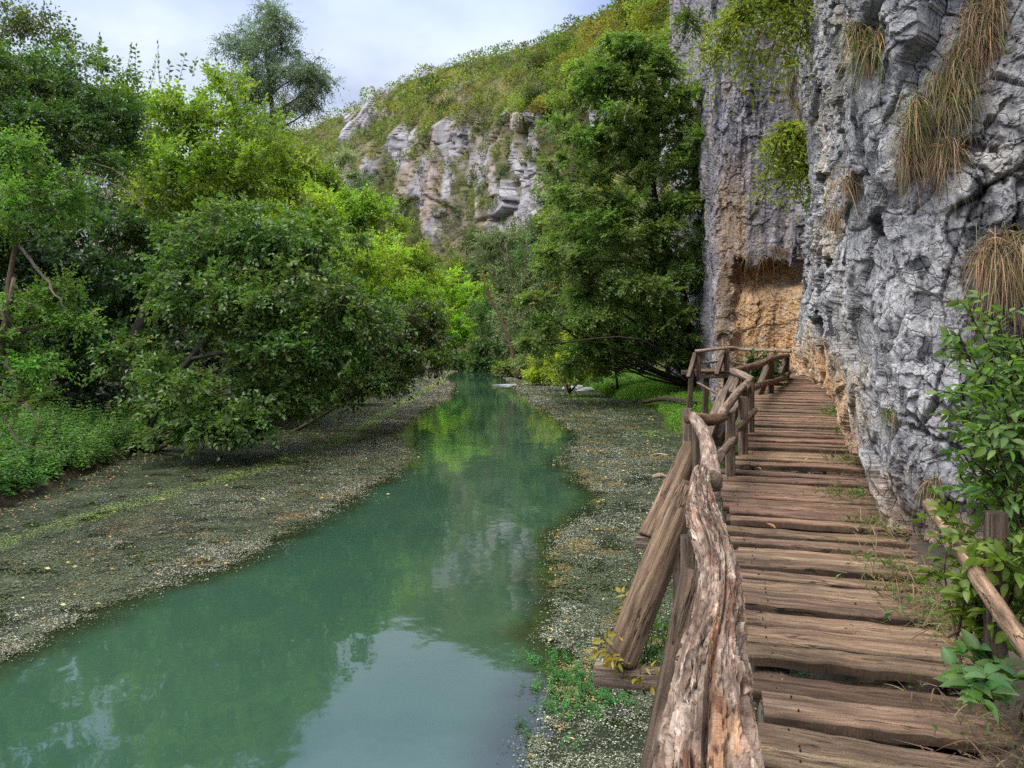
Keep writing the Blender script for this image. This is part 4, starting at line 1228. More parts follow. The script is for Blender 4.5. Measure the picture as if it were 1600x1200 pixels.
make_tree('elm_tree', 'dark dense canopy overhanging from the left with dead grey twigs under it', 'tree', b,
          [b, b + (.5, -.3, 2.6), P(-60, 300, 16.5), P(30, 200, 16)], .22,
          [(20, 130, 16, 70, 46), (95, 150, 16, 75, 48), (160, 190, 16.2, 60, 46), (55, 205, 15.6, 85, 40), (130, 245, 15.6, 75, 30), (-40, 200, 15.6, 70, 60), (10, 250, 15.6, 60, 28), (200, 225, 16.4, 34, 34), (60, 110, 16.3, 50, 30), (-70, 100, 15.5, 70, 60)],
          (.062, .036), (.040, .075, .022), 'leaf', 1.25, 9, 10, .42, .15, .6, .25, .1, 25, None,
          bare=[([(60, 262, 15.4), (130, 268, 15.1), (200, 300, 14.9), (232, 330, 14.8)], .022), ([(120, 264, 15.2), (160, 286, 15), (178, 318, 14.9)], .014), ([(90, 250, 15.3), (170, 262, 15), (236, 312, 14.9)], .018), ([(60, 270, 15.2), (85, 310, 15), (90, 350, 15)], .014), ([(20, 262, 15.3), (45, 300, 15.1), (50, 345, 15)], .014), ([(100, 275, 15), (118, 310, 14.9), (128, 300, 14.9)], .012), ([(-20, 285, 15.4), (60, 262, 15.3), (150, 225, 15.4)], .05)])
b = gp(-15.5, 20)
make_tree('plum_tree', 'thin dark-twigged tree showing against the sky in the top left corner', 'tree', b,
          [b, b + (0, 0, 4), P(-30, 200, 20), P(0, 60, 20)], .14,
          [(5, 45, 20, 36, 34), (45, 40, 20, 24, 22), (75, 75, 20, 26, 24), (30, 90, 20, 40, 26), (-30, 60, 20, 40, 50)],
          (.08, .05), (.055, .075, .03), 'leaf', .30, 6, 7, .5, .0, .3, .25, .1, 26, None)
b = gp(-10.6, 12.6)
make_tree('locust_tree', 'light green small tree with two leaning bare brown stems at the left edge', 'tree', b,
          [b, P(-12, 560, 12.5), P(16, 430, 12.5), P(30, 330, 12.6)], .085,
          [(30, 300, 12.5, 48, 34), (75, 330, 12.7, 42, 34), (20, 355, 12.4, 50, 30), (100, 290, 12.9, 40, 28), (45, 480, 12.3, 50, 26), (15, 540, 12.3, 46, 30), (85, 450, 12.5, 34, 18), (60, 575, 12.4, 44, 24), (20, 625, 12.2, 50, 26), (110, 500, 12.6, 20, 12), (0, 230, 12.5, 36, 30)],
          (.055, .032), (.075, .125, .030), 'soft', .50, 7, 10, .36, .1, .6, .25, .12, 27, None,
          barkcol=(.75, .62, .48),
          bare=[([(-20, 610, 12.4), (10, 520, 12.3), (18, 440, 12.3)], .09), ([(28, 380, 12.4), (62, 425, 12.3), (88, 462, 12.2), (106, 486, 12.2)], .032), ([(10, 560, 12.2), (40, 620, 12.1), (62, 670, 12)], .03), ([(0, 640, 12.2), (30, 690, 12), (75, 700, 11.9)], .02)])
# dark trees filling the wood behind
for i, (nm, x, y, lobes, c, lab) in enumerate([
    ('maple_tree', -17.5, 30, [(60, 330, 30, 80, 60), (140, 350, 30, 70, 60), (60, 440, 29, 90, 70), (150, 460, 29, 80, 70), (210, 380, 29, 60, 60), (100, 560, 28, 90, 50), (0, 400, 29, 70, 90), (190, 540, 27.5, 60, 45), (20, 560, 28, 70, 60)], DK, 'shady dark green tree deep inside the left wood'),
    ('maple_tree', -14.5, 33, [(240, 330, 32, 70, 60), (280, 430, 31, 70, 70), (220, 470, 30, 70, 60), (330, 560, 29, 80, 60), (250, 590, 28, 60, 40), (400, 500, 31, 70, 70), (420, 600, 29, 80, 40)], DK, 'shady tree with a black trunk behind the round-leaved tree'),
    ('maple_tree', -19, 36, [(60, 180, 36, 70, 60), (150, 250, 36, 80, 60), (230, 260, 36, 60, 50), (40, 280, 36, 80, 60)], (.06, .10, .028), 'mid green tree half hidden behind the overhanging dark canopy'),
    ('maple_tree', -13.5, 42, [(420, 260, 42, 60, 40), (470, 300, 43, 50, 40), (440, 330, 42, 66, 44), (400, 210, 42, 45, 32), (500, 270, 43, 34, 36), (380, 280, 42, 60, 50), (500, 360, 42, 60, 50), (560, 440, 42, 60, 60)], (.085, .135, .030), 'fresh green leafy tree standing below the tall lone willow')]):
    b = gp(x, y)
    l0 = lobes[0]
    make_tree(nm, lab, 'tree', b, [b, b + (.2, 0, 2.5), P(lobes[2][0], lobes[2][1], lobes[2][2]), P(l0[0], l0[1] - 10, l0[2])], .24, lobes, (.15, .10), c, 'leaf' if i < 2 else 'soft', 1.05, 7, 7, .6, .1, .5, .25, .1, 31 + i, None)
# tall lone willow above the wood
b = np.array([P(425, 200, 55)[0], 55, 2.0])
make_tree('willow_tree', 'tall lone grey green willow standing out against the sky', 'tree', b,
          [b, b + (.2, 0, 8), P(426, 190, 55), P(420, 130, 55), P(415, 80, 55)], .30,
          [(398, 52, 55, 34, 30), (430, 40, 55, 30, 28), (376, 82, 55, 30, 24), (440, 60, 55, 28, 26), (470, 108, 55, 34, 22), (384, 140, 55, 34, 24), (415, 85, 54.5, 34, 24), (446, 72, 55, 22, 22), (390, 120, 54.6, 36, 20), (440, 122, 54.5, 42, 22), (484, 112, 55, 26, 18), (500, 138, 55, 22, 16), (466, 150, 54.5, 34, 16), (400, 155, 54.6, 40, 20), (378, 170, 55, 22, 16), (450, 176, 54.6, 30, 16), (492, 165, 55, 18, 12), (420, 18, 55, 14, 10), (425, 200, 55, 50, 20)],
          (.17, .055), (.095, .13, .085), 'matte', 1.05, 9, 10, 1.0, .35, .3, .25, .08, 41, None, barkcol=(.35, .33, .3), lsc=1.1, clump=3)
# pale willow beyond
b = P(552, 520, 76); b[2] = 1.0
make_tree('willow_tree', 'pale grey green young willow in front of the hill', 'tree', b,
          [b, P(551, 420, 76), P(552, 350, 76), P(540, 290, 76)], .2,
          [(530, 250, 76, 22, 16), (545, 278, 76, 26, 18), (562, 300, 76, 16, 16), (520, 285, 76, 20, 18), (500, 300, 78, 30, 22), (535, 310, 76, 18, 14), (560, 370, 75, 16, 12)],
          (.24, .085), (.17, .215, .12), 'matte', .85, 9, 9, .9, .25, .3, .22, .08, 42, None)

# ------------------------------------------------------------------ trees round the bend and on the right bank
def simple_tree(nm, lab, lobes, basepx, d, c, leaf, seed, mat='soft', tr=.2, dens=1.1, yellow=0, trunkpx=None, cat='tree', droop=.1, bare=None):
    b = P(basepx, 570, d); b[2] = max(.1, gz(b[0], b[1]) - .1)
    l0 = max(lobes, key=lambda q: -q[1])
    tk = [b, P(basepx, 540, d), P(l0[0], l0[1] + l0[4] * .4, d)] if trunkpx is None else [b] + [P(*q, d) for q in trunkpx]
    return make_tree(nm, lab, cat, b, tk, tr, lobes, leaf, c, mat, dens, 8, 8, leaf[0] * 4.5, droop, .45, .25, .11, seed, None, yellow=yellow, bare=bare)


simple_tree('ash_tree', 'bright yellow green tree at the far bend of the river', [(705, 450, 88, 30, 24), (725, 475, 87, 30, 26), (690, 485, 87, 26, 24), (715, 510, 86, 32, 24), (735, 525, 86, 20, 20), (700, 535, 86, 20, 20), (740, 455, 88, 18, 20)], 712, 87, (.15, .22, .025), (.24, .16), 51, yellow=.04)
simple_tree('ash_tree', 'mid green tree left of the yellow green one at the bend', [(655, 440, 92, 26, 24), (670, 470, 92, 26, 24), (645, 470, 92, 24, 26), (675, 510, 91, 22, 26), (650, 500, 91, 26, 24), (685, 440, 93, 18, 18), (690, 545, 90, 14, 16)], 672, 91, (.085, .135, .03), (.24, .16), 52)
simple_tree('alder_tree', 'dark olive tree with low boughs at the waterside of the bend', [(752, 500, 78, 22, 30), (765, 530, 77, 24, 22), (745, 545, 77, 20, 16), (780, 545, 76, 20, 16)], 760, 78, (.05, .085, .03), (.21, .13), 53, 'leaf')
simple_tree('willow_tree', 'grey willow with several dark stems beside the river bend', [(790, 370, 74, 34, 20), (820, 395, 73, 28, 22), (775, 410, 74, 26, 22), (800, 430, 73, 34, 24), (830, 450, 72, 26, 26), (790, 480, 72, 28, 24), (825, 500, 71, 28, 24), (800, 530, 70, 26, 18), (840, 420, 72, 20, 24), (762, 385, 75, 18, 18)], 818, 72, (.105, .14, .075), (.25, .09), 54, 'matte', .24, .72,
            bare=[([(818, 560, 71), (812, 500, 71), (820, 420, 72), (826, 370, 73)], .17), ([(818, 545, 71), (800, 480, 72), (790, 400, 73)], .12)])
b = P(812, 574, 62); b[2] = .0
make_tree('leaning_tree', 'bare forked brown trunk leaning left over the bend', 'tree', b, [b, P(797, 540, 62.5), P(783, 500, 63), P(760, 455, 63.5), P(755, 425, 64)], .17, [], barkcol=(.62, .45, .34), seed=55,
          bare=[([(760, 460, 63.5), (762, 440, 63.5), (768, 418, 64)], .07), ([(757, 440, 63.8), (750, 420, 64), (742, 404, 64)], .06), ([(768, 472, 63.4), (766, 440, 63.6), (770, 425, 63.6)], .05), ([(794, 535, 62.5), (780, 520, 62.5), (768, 515, 62.6)], .05), ([(797, 545, 62.5), (806, 535, 62.4), (815, 530, 62.4)], .05)])
simple_tree('spindle_shrub', 'yellowish bushy shrub low by the water in front of the big dark tree', [(865, 550, 46, 28, 18), (890, 565, 44.5, 28, 16), (900, 540, 46, 28, 16), (925, 570, 43, 26, 16), (850, 570, 48, 18, 12), (880, 585, 43, 26, 10), (920, 525, 46, 24, 14)], 890, 45.5, (.16, .20, .03), (.15, .09), 56, tr=.08, cat='shrub', yellow=.05)
simple_tree('spindle_shrub', 'green rounded shrub under the branches of the big dark tree', [(950, 568, 44, 30, 14), (975, 556, 44, 32, 18), (935, 560, 44.5, 24, 16), (1000, 562, 44, 26, 14), (1030, 552, 44, 28, 18)], 965, 44, (.05, .09, .025), (.13, .085), 57, tr=.08, cat='shrub')
for i, (px, py, d, rx, rz, c, lab) in enumerate([(700, 562, 88, 22, 9, (.11, .17, .03), 'low bright bank bush under the yellow green tree'), (735, 562, 84, 24, 9, (.06, .10, .03), 'low dark bank bush under the bend'), (765, 568, 76, 20, 9, (.05, .085, .028), 'low dark bank bush beside the leaning trunk'),
                                                 (800, 574, 66, 14, 7, (.10, .145, .04), 'small grassy bank bush left of the trunk foot'), (838, 568, 60, 24, 13, (.10, .12, .07), 'grey green bank bush behind the trunk foot'), (845, 585, 54, 18, 8, (.16, .22, .035), 'small bright bush at the edge of the weed'),
                                                 (560, 610, 38, 30, 12, (.11, .17, .03), 'small bright bush on the left bank behind the drooping twigs'), (600, 606, 50, 22, 8, (.14, .20, .035), 'low yellow green bush far along the left bank'), (820, 540, 69, 22, 22, (.07, .10, .045), 'olive shrub between the willow stems')]):
    simple_tree('bank_shrub', lab, [(px, py, d, rx, rz), (px - rx * .6, py + 1, d, rx * .6, rz * .7), (px + rx * .6, py + 2, d, rx * .6, rz * .7)], px, d, c, (.0022 * d + .03, .0014 * d + .02), 60 + i, tr=.04, cat='shrub')

# big dark tree by the platform, boughs in flat layers
r = np.random.default_rng(99)
lob = []
sil = [(85, 945, 1035), (125, 905, 1075), (180, 885, 1105), (240, 868, 1118), (300, 872, 1118), (360, 862, 1122), (420, 858, 1122), (480, 850, 1122), (530, 862, 1115), (565, 900, 1085)]
sil = [(y_ + q_, a_ + 4 * (q_ > 0), b_) for (y_, a_, b_) in sil for q_ in (0, 27)][:-1]
for (yy, x0, x1) in sil:
    if yy > 542: x1 = 955
    elif yy > 515: x1 = 1060
    n = max(3, int((x1 - x0) / 29))
    for k in range(n):
        t = (k + .5) / n + r.uniform(-.08, .08)
        xx = x0 + (x1 - x0) * t
        edge = abs(t - .5) * 2
        dd = 38.3 + r.uniform(-3.2, 2.0) * (1 - .5 * edge)
        lob.append((xx, yy + 16 * edge + r.uniform(-14, 14), dd, r.uniform(26, 38), r.uniform(14, 22)))
lob += [(850, 510, 35, 22, 14), (838, 540, 34.5, 18, 12), (905, 215, 36, 26, 14), (1100, 215, 36, 26, 14), (940, 105, 37, 32, 20), (1040, 105, 37, 30, 20), (1000, 78, 37, 34, 18), (912, 150, 37, 30, 20), (1078, 150, 37, 30, 20), (970, 66, 37, 24, 14), (960, 110, 36, 22, 14), (835, 470, 35, 16, 12), (855, 395, 35.5, 18, 12)]
b = P(1090, 545, 39.5); b[2] = gz(b[0], b[1]) - .1
make_tree('linden_tree', 'huge dark green tree with layered boughs beside the platform', 'tree', b,
          [b, P(1075, 490, 39.5), P(1055, 430, 39), P(1030, 340, 38.5), P(1010, 220, 38.3), P(990, 110, 38.3)], .27, lob,
          (.125, .092), (.084, .130, .044), 'soft', 1.05, 8, 8, .55, .10, .75, .25, .10, 71, None, barkcol=(.28, .26, .24), shell=.3, clump=3, limbr=.36)
# dark trunks and bushes behind it
simple_tree('hornbeam_tree', 'dark tree with several stems in the shade behind the platform', [(1050, 520, 43, 40, 30), (1090, 470, 44, 40, 40), (1010, 540, 43, 36, 24), (1085, 400, 45, 36, 50), (1060, 330, 46, 50, 50), (985, 480, 44, 50, 50), (930, 480, 46, 40, 50), (1085, 560, 42, 22, 14)], 1045, 43, (.04, .07, .022), (.15, .10), 72, 'leaf', tr=.2,
            bare=[([(1095, 560, 41), (1062, 470, 42)], .16), ([(1040, 575, 40), (1062, 540, 41), (1078, 500, 41)], .12)])
def gpx(px, d, up=0.0):
    x = (px - HX) / F * d
    return np.array([x, d, gz(x, d) + up])


t = thing('fallen_tree', 'dark fallen trunk lying along the grass beside the platform', 'fallen tree', gpx(1050, 33))
tube_obj('trunk', [gpx(1005, 37, .55), gpx(1035, 35, .42), gpx(1062, 33, .3), gpx(1085, 31.5, .25)], [.09, .11, .13, .15], MAT['bark'], t, gpx(1050, 33), 12, None, (.3, .27, .24), .1, 61)
tube_obj('branch', [gpx(1038, 34.8, .42), gpx(1040, 34.5, .2), gpx(1046, 34, -.1)], [.05, .03], MAT['bark'], t, gpx(1050, 33), 6, None, (.3, .27, .24), .1, 62)
# shady fill at the left edge of the wood
for i, (nm, x, y, lobes, c, lab) in enumerate([
    ('maple_tree', -18, 24, [(0, 330, 23, 60, 60), (-40, 420, 23, 70, 80), (60, 400, 24, 60, 60), (20, 480, 23, 70, 60), (90, 480, 24.5, 60, 50), (-20, 560, 22, 60, 50), (60, 560, 23.5, 60, 50), (120, 540, 25, 50, 45), (130, 420, 25, 50, 50), (60, 620, 23, 60, 30), (150, 610, 24.5, 60, 34)], DK, 'dark leafy tree close behind the leaning brown stems'),
    ('maple_tree', -22, 44, [(0, 400, 42, 90, 70), (100, 420, 42, 80, 70), (200, 440, 42, 80, 70), (300, 470, 42, 80, 70), (60, 520, 41, 90, 60), (180, 540, 41, 90, 60), (300, 560, 41, 90, 60), (400, 550, 41, 80, 60), (120, 320, 43, 80, 60), (300, 380, 43, 80, 60)], DK, 'dark crown filling the depth of the left wood')]):
    b = gp(x, y)
    l0 = lobes[0]
    make_tree(nm, lab, 'tree', b, [b, b + (.2, 0, 2.5), P(lobes[2][0], lobes[2][1], lobes[2][2]), P(l0[0], l0[1] - 10, l0[2])], .24, lobes, (.15, .10), c, 'leaf', 1.0, 7, 7, .6, .1, .5, .25, .1, 131 + i, None, cscale=1.0)

# ------------------------------------------------------------------ grass, undergrowth and small plants
def blades(acc, root, dirv, L, w, C, bend, seg=4, r=None):
    """Curved grass blades: root (n,3), dirv initial direction, bend = downward pull."""
    n = len(root)
    L = np.broadcast_to(L, (n,)); w = np.broadcast_to(w, (n,))
    u = np.linspace(0, 1, seg + 1)
    side = unit(np.cross(dirv, rdir(n, r)))
    c = root[:, None] + dirv[:, None] * (L[:, None] * u)[..., None]
    c[..., 2] -= (np.broadcast_to(bend, (n,)) * L)[:, None] * u ** 2
    ww = (w[:, None] * (1 - u ** 1.5 * .92))[..., None] * .5
    V = np.stack([c - side[:, None] * ww, c + side[:, None] * ww], 2).reshape(n, -1, 3)
    k = np.arange(seg) * 2
    q = np.stack([k, k + 1, k + 3, k + 2], -1)
    fs = (np.arange(n)[:, None, None] * (2 * seg + 2) + q[None]).reshape(-1, 4)
    acc.add(V.reshape(-1, 3), [fs], np.repeat(C, 2 * seg + 2, 0))


r = np.random.default_rng(5)
# bright grass on the right bank
n = 95000
yy = r.uniform(22.3, 58, n); xx = bankR(yy) + r.uniform(-.12, 6.5, n) ** 1.0
px = HX + F * xx / yy
k = (px < 1185) & (px > 860) & (xx < 11)
xx, yy = xx[k], yy[k]
pz = terrain(xx, yy)
k = (pz > .02) & (fbm(xx * .8, yy * .8, None, 3, 15) > -.36)
xx, yy, pz = xx[k], yy[k], pz[k]
n = len(xx)
tuft = .75 + .55 * fbm(xx * 1.3, yy * 1.3, None, 3, 16)
a = Acc()
rt = np.stack([xx, yy, pz - .02], -1)
dv_ = unit(UP * 1.0 + r.standard_normal((n, 3)) * np.array([.38, .38, .1]))
pat = fbm(xx * .5, yy * .5, None, 3, 18)[:, None]
C = colvar((.14, .24, .035), n, .28, .12, r) * (1 + .3 * pat)
blades(a, rt, dv_, r.uniform(.22, .5, n) * tuft * 1.2, .0008 * yy, C, r.uniform(.2, .55, n), 3, r)
k = r.random(n) < .3
V, fs, CC = leaf_quads(rt[k] + UP * (r.uniform(.1, .3, k.sum()))[:, None], rdir(k.sum(), r) * np.array([1, 1, .3]), unit(UP + .4 * rdir(k.sum(), r)), .09, .05, colvar((.14, .28, .032), k.sum(), .25, .1, r))
a.add(V, fs, CC)
o = a.build('grass', MAT['grass']); tag(o, 'bright green grass on the bank below the platform', 'grass', kind='stuff')


def herb_clump(acc, p, h, spread, nst, c, r, L=.085, W=.04, fine=False, var=.25):
    """Nettle-like clump: upright stems with paired leaves."""
    o_ = p + np.column_stack([r.normal(0, spread, (nst, 2)), np.zeros(nst)])
    d = unit(UP + r.normal(0, .28, (nst, 3)) * np.array([1, 1, .1]))
    hs = h * r.uniform(.55, 1.1, nst)
    m = 9
    u = np.broadcast_to(((np.arange(m) + 1.5) / (m + .6))[None], (nst, m))
    pos = o_[:, None] + d[:, None] * (hs[:, None] * u)[..., None]
    th = r.uniform(0, 6.28, (nst, 1)) + np.arange(m)[None] * 1.57
    for s_ in (0, np.pi):
        a_ = np.stack([np.cos(th + s_), np.sin(th + s_), np.full(th.shape, -.12)], -1).reshape(-1, 3) + .18 * r.standard_normal((nst * m, 3))
        k = nst * m
        sz = np.repeat((1.15 - .5 * u[0])[None], nst, 0).ravel() * r.uniform(.75, 1.2, k)
        fn = leaf_fine if fine else leaf_quads
        V, fs, CC = fn(pos.reshape(-1, 3), a_, unit(UP + .35 * rdir(k, r)), L * sz, W * sz, colvar(c, k, var, .1, r))
        acc.add(V, fs, CC)


a = Acc(); r = np.random.default_rng(6)
for k in range(520):
    yy = r.uniform(12.5, 25); dx = r.uniform(.15, 3.2) ** 1.0
    xx = bankL(yy) - dx
    p = np.array([xx, yy, gz(xx, yy) - .05])
    c = colvar((.065, .155, .042), 1, .2, .12, r)[0]
    herb_clump(a, p, r.uniform(.4, .95) * (.75 + .25 * min(dx, 2)), .18, 8, c * r.uniform(.7, 1.5) * np.array([1.25, 1, .8]), r, .14, .065)
o = a.build('undergrowth', MAT['soft']); tag(o, 'dense nettles and herbs covering the near left bank', 'undergrowth', kind='stuff')
a = Acc()
for k in range(420):
    if k < 220:
        yy = r.uniform(25, 70); xx = bankL(yy) - r.uniform(.1, 3)
    else:
        yy = r.uniform(44, 92); xx = bankR(yy) + r.uniform(.1, 5)
    p = np.array([xx, yy, gz(xx, yy) - .05])
    herb_clump(a, p, r.uniform(.4, .9), .3, 8, colvar((.075, .135, .03), 1, .25, .15, r)[0], r, .16, .075)
o = a.build('undergrowth', MAT['soft']); tag(o, 'low green growth along both banks towards the bend', 'undergrowth', kind='stuff')
# leaf litter and old twigs at the left water's edge
a = Acc(); n = 900
yy = r.uniform(12, 30, n); xx = bankL(yy) + r.normal(.25, .5, n)
V, fs, CC = leaf_quads(np.stack([xx, yy, np.maximum(terrain(xx, yy), 0) + .03], -1), np.stack([r.standard_normal(n), r.standard_normal(n), .1 * r.standard_normal(n)], -1), unit(UP + .2 * rdir(n, r)), .075, .05, colvar((.30, .20, .10), n, .4, .2, r))
a.add(V, fs, CC); o = a.build('fallen_leaves', MAT['dry']); tag(o, 'yellow and brown fallen leaves drifting along the left edge', 'leaves', kind='stuff')


# dry grass hanging from the cliff
def hanging_tuft(lab, roots, L, n, seed, green=.15, w=.0045, out=.35):
    n = int(n * 1.5)
    r = np.random.default_rng(seed)
    a = Acc()
    pts = [on_cliff(*q) for q in roots]
    ctr = np.mean(pts, 0)
    per = n // len(pts)
    for p in pts:
        nb = per
        rt = p + r.normal(0, 1, (nb, 3)) * np.array([.055, .03, .05]) * (L / .5)
        nv = unit(np.array([-.28, -1.0, 0]))
        d = unit(nv * out + UP * .25 + r.standard_normal((nb, 3)) * np.array([.42, .25, .38]))
        Ls = L * r.uniform(.25, 1.2, nb)
        g = r.random(nb) < green
        C = np.where(g[:, None], colvar((.11, .14, .035), nb, .25, .1, r), colvar((.25, .18, .095), nb, .5, .15, r))
        blades(a, rt, d * np.array([.55, .55, .55]), Ls, w * r.uniform(.7, 1.4, nb), C, r.uniform(.25, 1.15, nb), 6, r)
    o = a.build('grass_tuft', MAT['dry'], None, ctr, loc=ctr)
    tag(o, lab, 'grass tuft', 'dry grass tufts hanging on the cliff')
    return o


hanging_tuft('long brown grass tuft hanging from the top edge of the near cliff', [(1545, -6), (1528, 8), (1540, 22), (1512, 40), (1530, 55), (1498, 75)], .40, 900, 81, .22)
hanging_tuft('wide brown and green grass tuft drooping down the middle of the near cliff', [(1488, 105), (1500, 120), (1462, 140), (1480, 150), (1435, 170), (1455, 185), (1415, 195)], .36, 1000, 82, .25)
hanging_tuft('lower dry grass tuft with green middle hanging beneath the wide one', [(1412, 225), (1440, 235), (1465, 232), (1425, 250), (1480, 240)], .36, 800, 83, .15)
hanging_tuft('brown grass tuft hanging above the leafy shrub at the right edge', [(1545, 398), (1570, 392), (1598, 395), (1620, 395), (1580, 410), (1550, 420)], .52, 1400, 84, .06)
hanging_tuft('small green grass tuft on a ledge near the dark streak', [(1335, 62), (1350, 58), (1365, 75), (1345, 80)], .42, 420, 85, .6, .008)
hanging_tuft('sparse straw tuft on the cliff below the hanging leaves', [(1300, 330), (1290, 345), (1315, 290)], .55, 220, 86, .1, .008)
hanging_tuft('straw fringe hanging from the edge of the far overhang', [(1180, 398), (1195, 394), (1210, 390), (1220, 384), (1165, 402)], .7, 170, 87, .1, .016)
hanging_tuft('thin wisps of dry grass on the cliff beside the peeling branch', [(1438, 765), (1445, 775), (1452, 755)], .22, 160, 88, .2, .005)
hanging_tuft('short green and brown tuft on the cliff below the wide tuft', [(1378, 640), (1385, 650)], .2, 90, 89, .6, .006)
hanging_tuft('brown wisps high on the far rock beside the hanging leaves', [(1225, 150), (1240, 170), (1230, 120)], 1.2, 240, 90, .2, .02)


# leafy sprays hanging over the rock
def hanging_spray(lab, stems, L, W, c, seed, mat='soft', m=9, kt=12, tl=.5, droop=.75):
    r = np.random.default_rng(seed)
    a = Acc(); s = Acc()
    ctr = np.asarray(P(*stems[0][0]))
    for st_ in stems:
        pts = smooth_path([P(*q) for q in st_], 14)
        V, fs, G = tube(pts, np.linspace(.03, .008, 14), 5, caps=False, seed=seed); s.add(V, fs, (.4, .35, .3), G)
        i = r.integers(3, 14, kt)
        o_ = pts[i] + r.normal(0, .06, (kt, 3))
        d = unit(r.standard_normal((kt, 3)) * np.array([1, .8, .5]) + UP * -.25)
        V, fs, C = twig_leaves(o_, d, tl * r.uniform(.5, 1.2, kt), m, L, W, c, .25, .14, r, droop, .2)
        k4 = r.random(len(C) // 4) < .06
        C = np.where(np.repeat(k4, 4)[:, None], np.array([.34, .27, .03]), C)
        a.add(V, fs, C)
    root = thing('hanging_shrub', lab, 'shrub', ctr)
    s.build('stem', MAT['bark'], root, ctr, smooth=True)
    a.build('foliage', MAT[mat], root, ctr)
    return root


r = np.random.default_rng(12)
st1 = []
for k in range(13):
    x0 = 1270 + r.uniform(-60, 40); x1 = r.uniform(1085, 1250); y1 = r.uniform(10, 130) * (.55 + .45 * (1 if x1 < 1210 else .75))
    st1.append([(x0, -60, 17), ((x0 + x1) / 2, -40 + .3 * y1, 16.6), (x1, y1, 16.3)])
hanging_spray('yellow green branches hanging in from the top of the picture over the rock', st1, .15, .055, (.26, .33, .05), 91, kt=36, tl=.6)
st2 = []
for k in range(16):
    x1 = r.uniform(1178, 1275); y1 = r.uniform(195, 320)
    st2.append([(1262, 215, 21.5), ((1262 + x1) / 2, 190 + .15 * (y1 - 190), 20.6), (x1, y1, 20.3)])
hanging_spray('drooping yellow green shrub growing on the rock above the orange recess', st2, .17, .06, (.27, .33, .045), 92, kt=24, tl=.55)
st3 = [[(1085, 30, 26), (1075, 20, 25.5), (1060 + 12 * k, 20 + 14 * k, 25.2)] for k in range(5)]
hanging_spray('thin leafy twigs beside the top of the big dark tree', st3, .2, .075, (.11, .17, .035), 93, kt=12, tl=.7)
st4 = []
for k in range(26):
    x1 = r.uniform(1166, 1205); y1 = r.uniform(548, 622)
    st4.append([(1200, 640, 19.8), ((1200 + x1) / 2, 600, 19.7), (x1, y1, 19.6)])
hanging_spray('green ivy climbing behind the railing below the platform', st4, .12, .09, (.06, .13, .03), 94, 'leaf', 8, 12, .35, .2)
st5 = []
for k in range(9):
    st5.append([(1150, 735, 9.6), (1145, 700 + 5 * k, 9.7), (1135 + r.uniform(-8, 25), 715 + r.uniform(-20, 30), 9.6)])
hanging_spray('bright weeds growing up under the deck between the posts', st5, .06, .03, (.10, .19, .03), 95, 'soft', 7, 8, .2, .1)


# plants close to the camera
def leafy_plant(lab, nm, base, stems, L, W, c, seed, nl, mat='leaf', pts_per=10, stemr=.006, extra=None, up=.3, leaflets=True):
    r = np.random.default_rng(seed)
    base = np.asarray(base, float)
    root = thing(nm, lab, 'plant', base)
    s = Acc(); a = Acc()
    for q in stems:
        pts = smooth_path(q, pts_per * 2)
        V, fs, G = tube(pts, np.linspace(stemr, stemr * .35, len(pts)), 6, caps=False, seed=seed); s.add(V, fs, (.35, .27, .2), G)
        Ls = np.linalg.norm(np.diff(pts, axis=0), axis=1).sum()
        k = max(3, int(nl * Ls))
        t = np.sort(r.uniform(.22, 1.0, k)); idx = np.clip((t * (len(pts) - 1)).astype(int), 0, len(pts) - 2)
        o_ = pts[idx] + (pts[idx + 1] - pts[idx]) * r.random((k, 1))
        tang = unit(pts[idx + 1] - pts[idx])
        sd = unit(np.cross(tang, UP + .3 * rdir(k, r))) * np.where(np.arange(k) % 2, 1, -1)[:, None]
        d = unit(tang * .55 + sd * .9 + UP * up * .5 + .3 * r.standard_normal((k, 3)))
        if leaflets:
            tl = L * r.uniform(1.3, 2.4, k)
            for j in range(k):
                V, fs, G = tube(np.array([o_[j], o_[j] + d[j] * tl[j] * .5, o_[j] + d[j] * tl[j] * .95 - UP * .1 * tl[j]]), [stemr * .3, stemr * .25, stemr * .18], 4, caps=False); s.add(V, fs, (.3, .4, .2), G)
            V, fs, C = twig_leaves(o_, d, tl, 5, L, W, c, .24, .14, r, .2, .5, True, .18)
        else:
            C = colvar(c, k, .24, .14, r)
            V, fs, C = leaf_fine(o_, d, unit(UP + .5 * rdir(k, r)), L * r.uniform(.65, 1.2, k), W * r.uniform(.75, 1.15, k), C)
        a.add(V, fs, C)
    if extra: extra(a, r)
    s.build('stem', MAT['bark'], root, base, smooth=True)
    a.build('foliage', MAT[mat], root, base, smooth=True)
    return root


r = np.random.default_rng(44)
bs = np.array([2.15, 2.95, 1.78])
stems = []
for (tx_, ty_, d_) in ((1508, 478, 3.0), (1535, 470, 3.1), (1498, 520, 2.9), (1520, 560, 2.8), (1500, 600, 2.85), (1560, 500, 3.0), (1590, 520, 2.9), (1575, 560, 2.75), (1600, 590, 2.7), (1510, 650, 2.8), (1535, 630, 2.7), (1570, 640, 2.65), (1495, 690, 2.85), (1520, 720, 2.75), (1560, 700, 2.6), (1600, 680, 2.6), (1500, 745, 2.8), (1545, 760, 2.65), (1590, 740, 2.55), (1620, 620, 2.7), (1625, 540, 2.9), (1505, 540, 2.9), (1550, 590, 2.7), (1580, 610, 2.7), (1540, 670, 2.65), (1585, 800, 2.5)):
    e = P(tx_, ty_, d_)
    m_ = (bs + e) / 2 + r.normal(0, .07, 3) + np.array([.12, 0, .05])
    stems.append([bs + r.normal(0, .05, 3) * np.array([1, 1, 0]), m_, e])
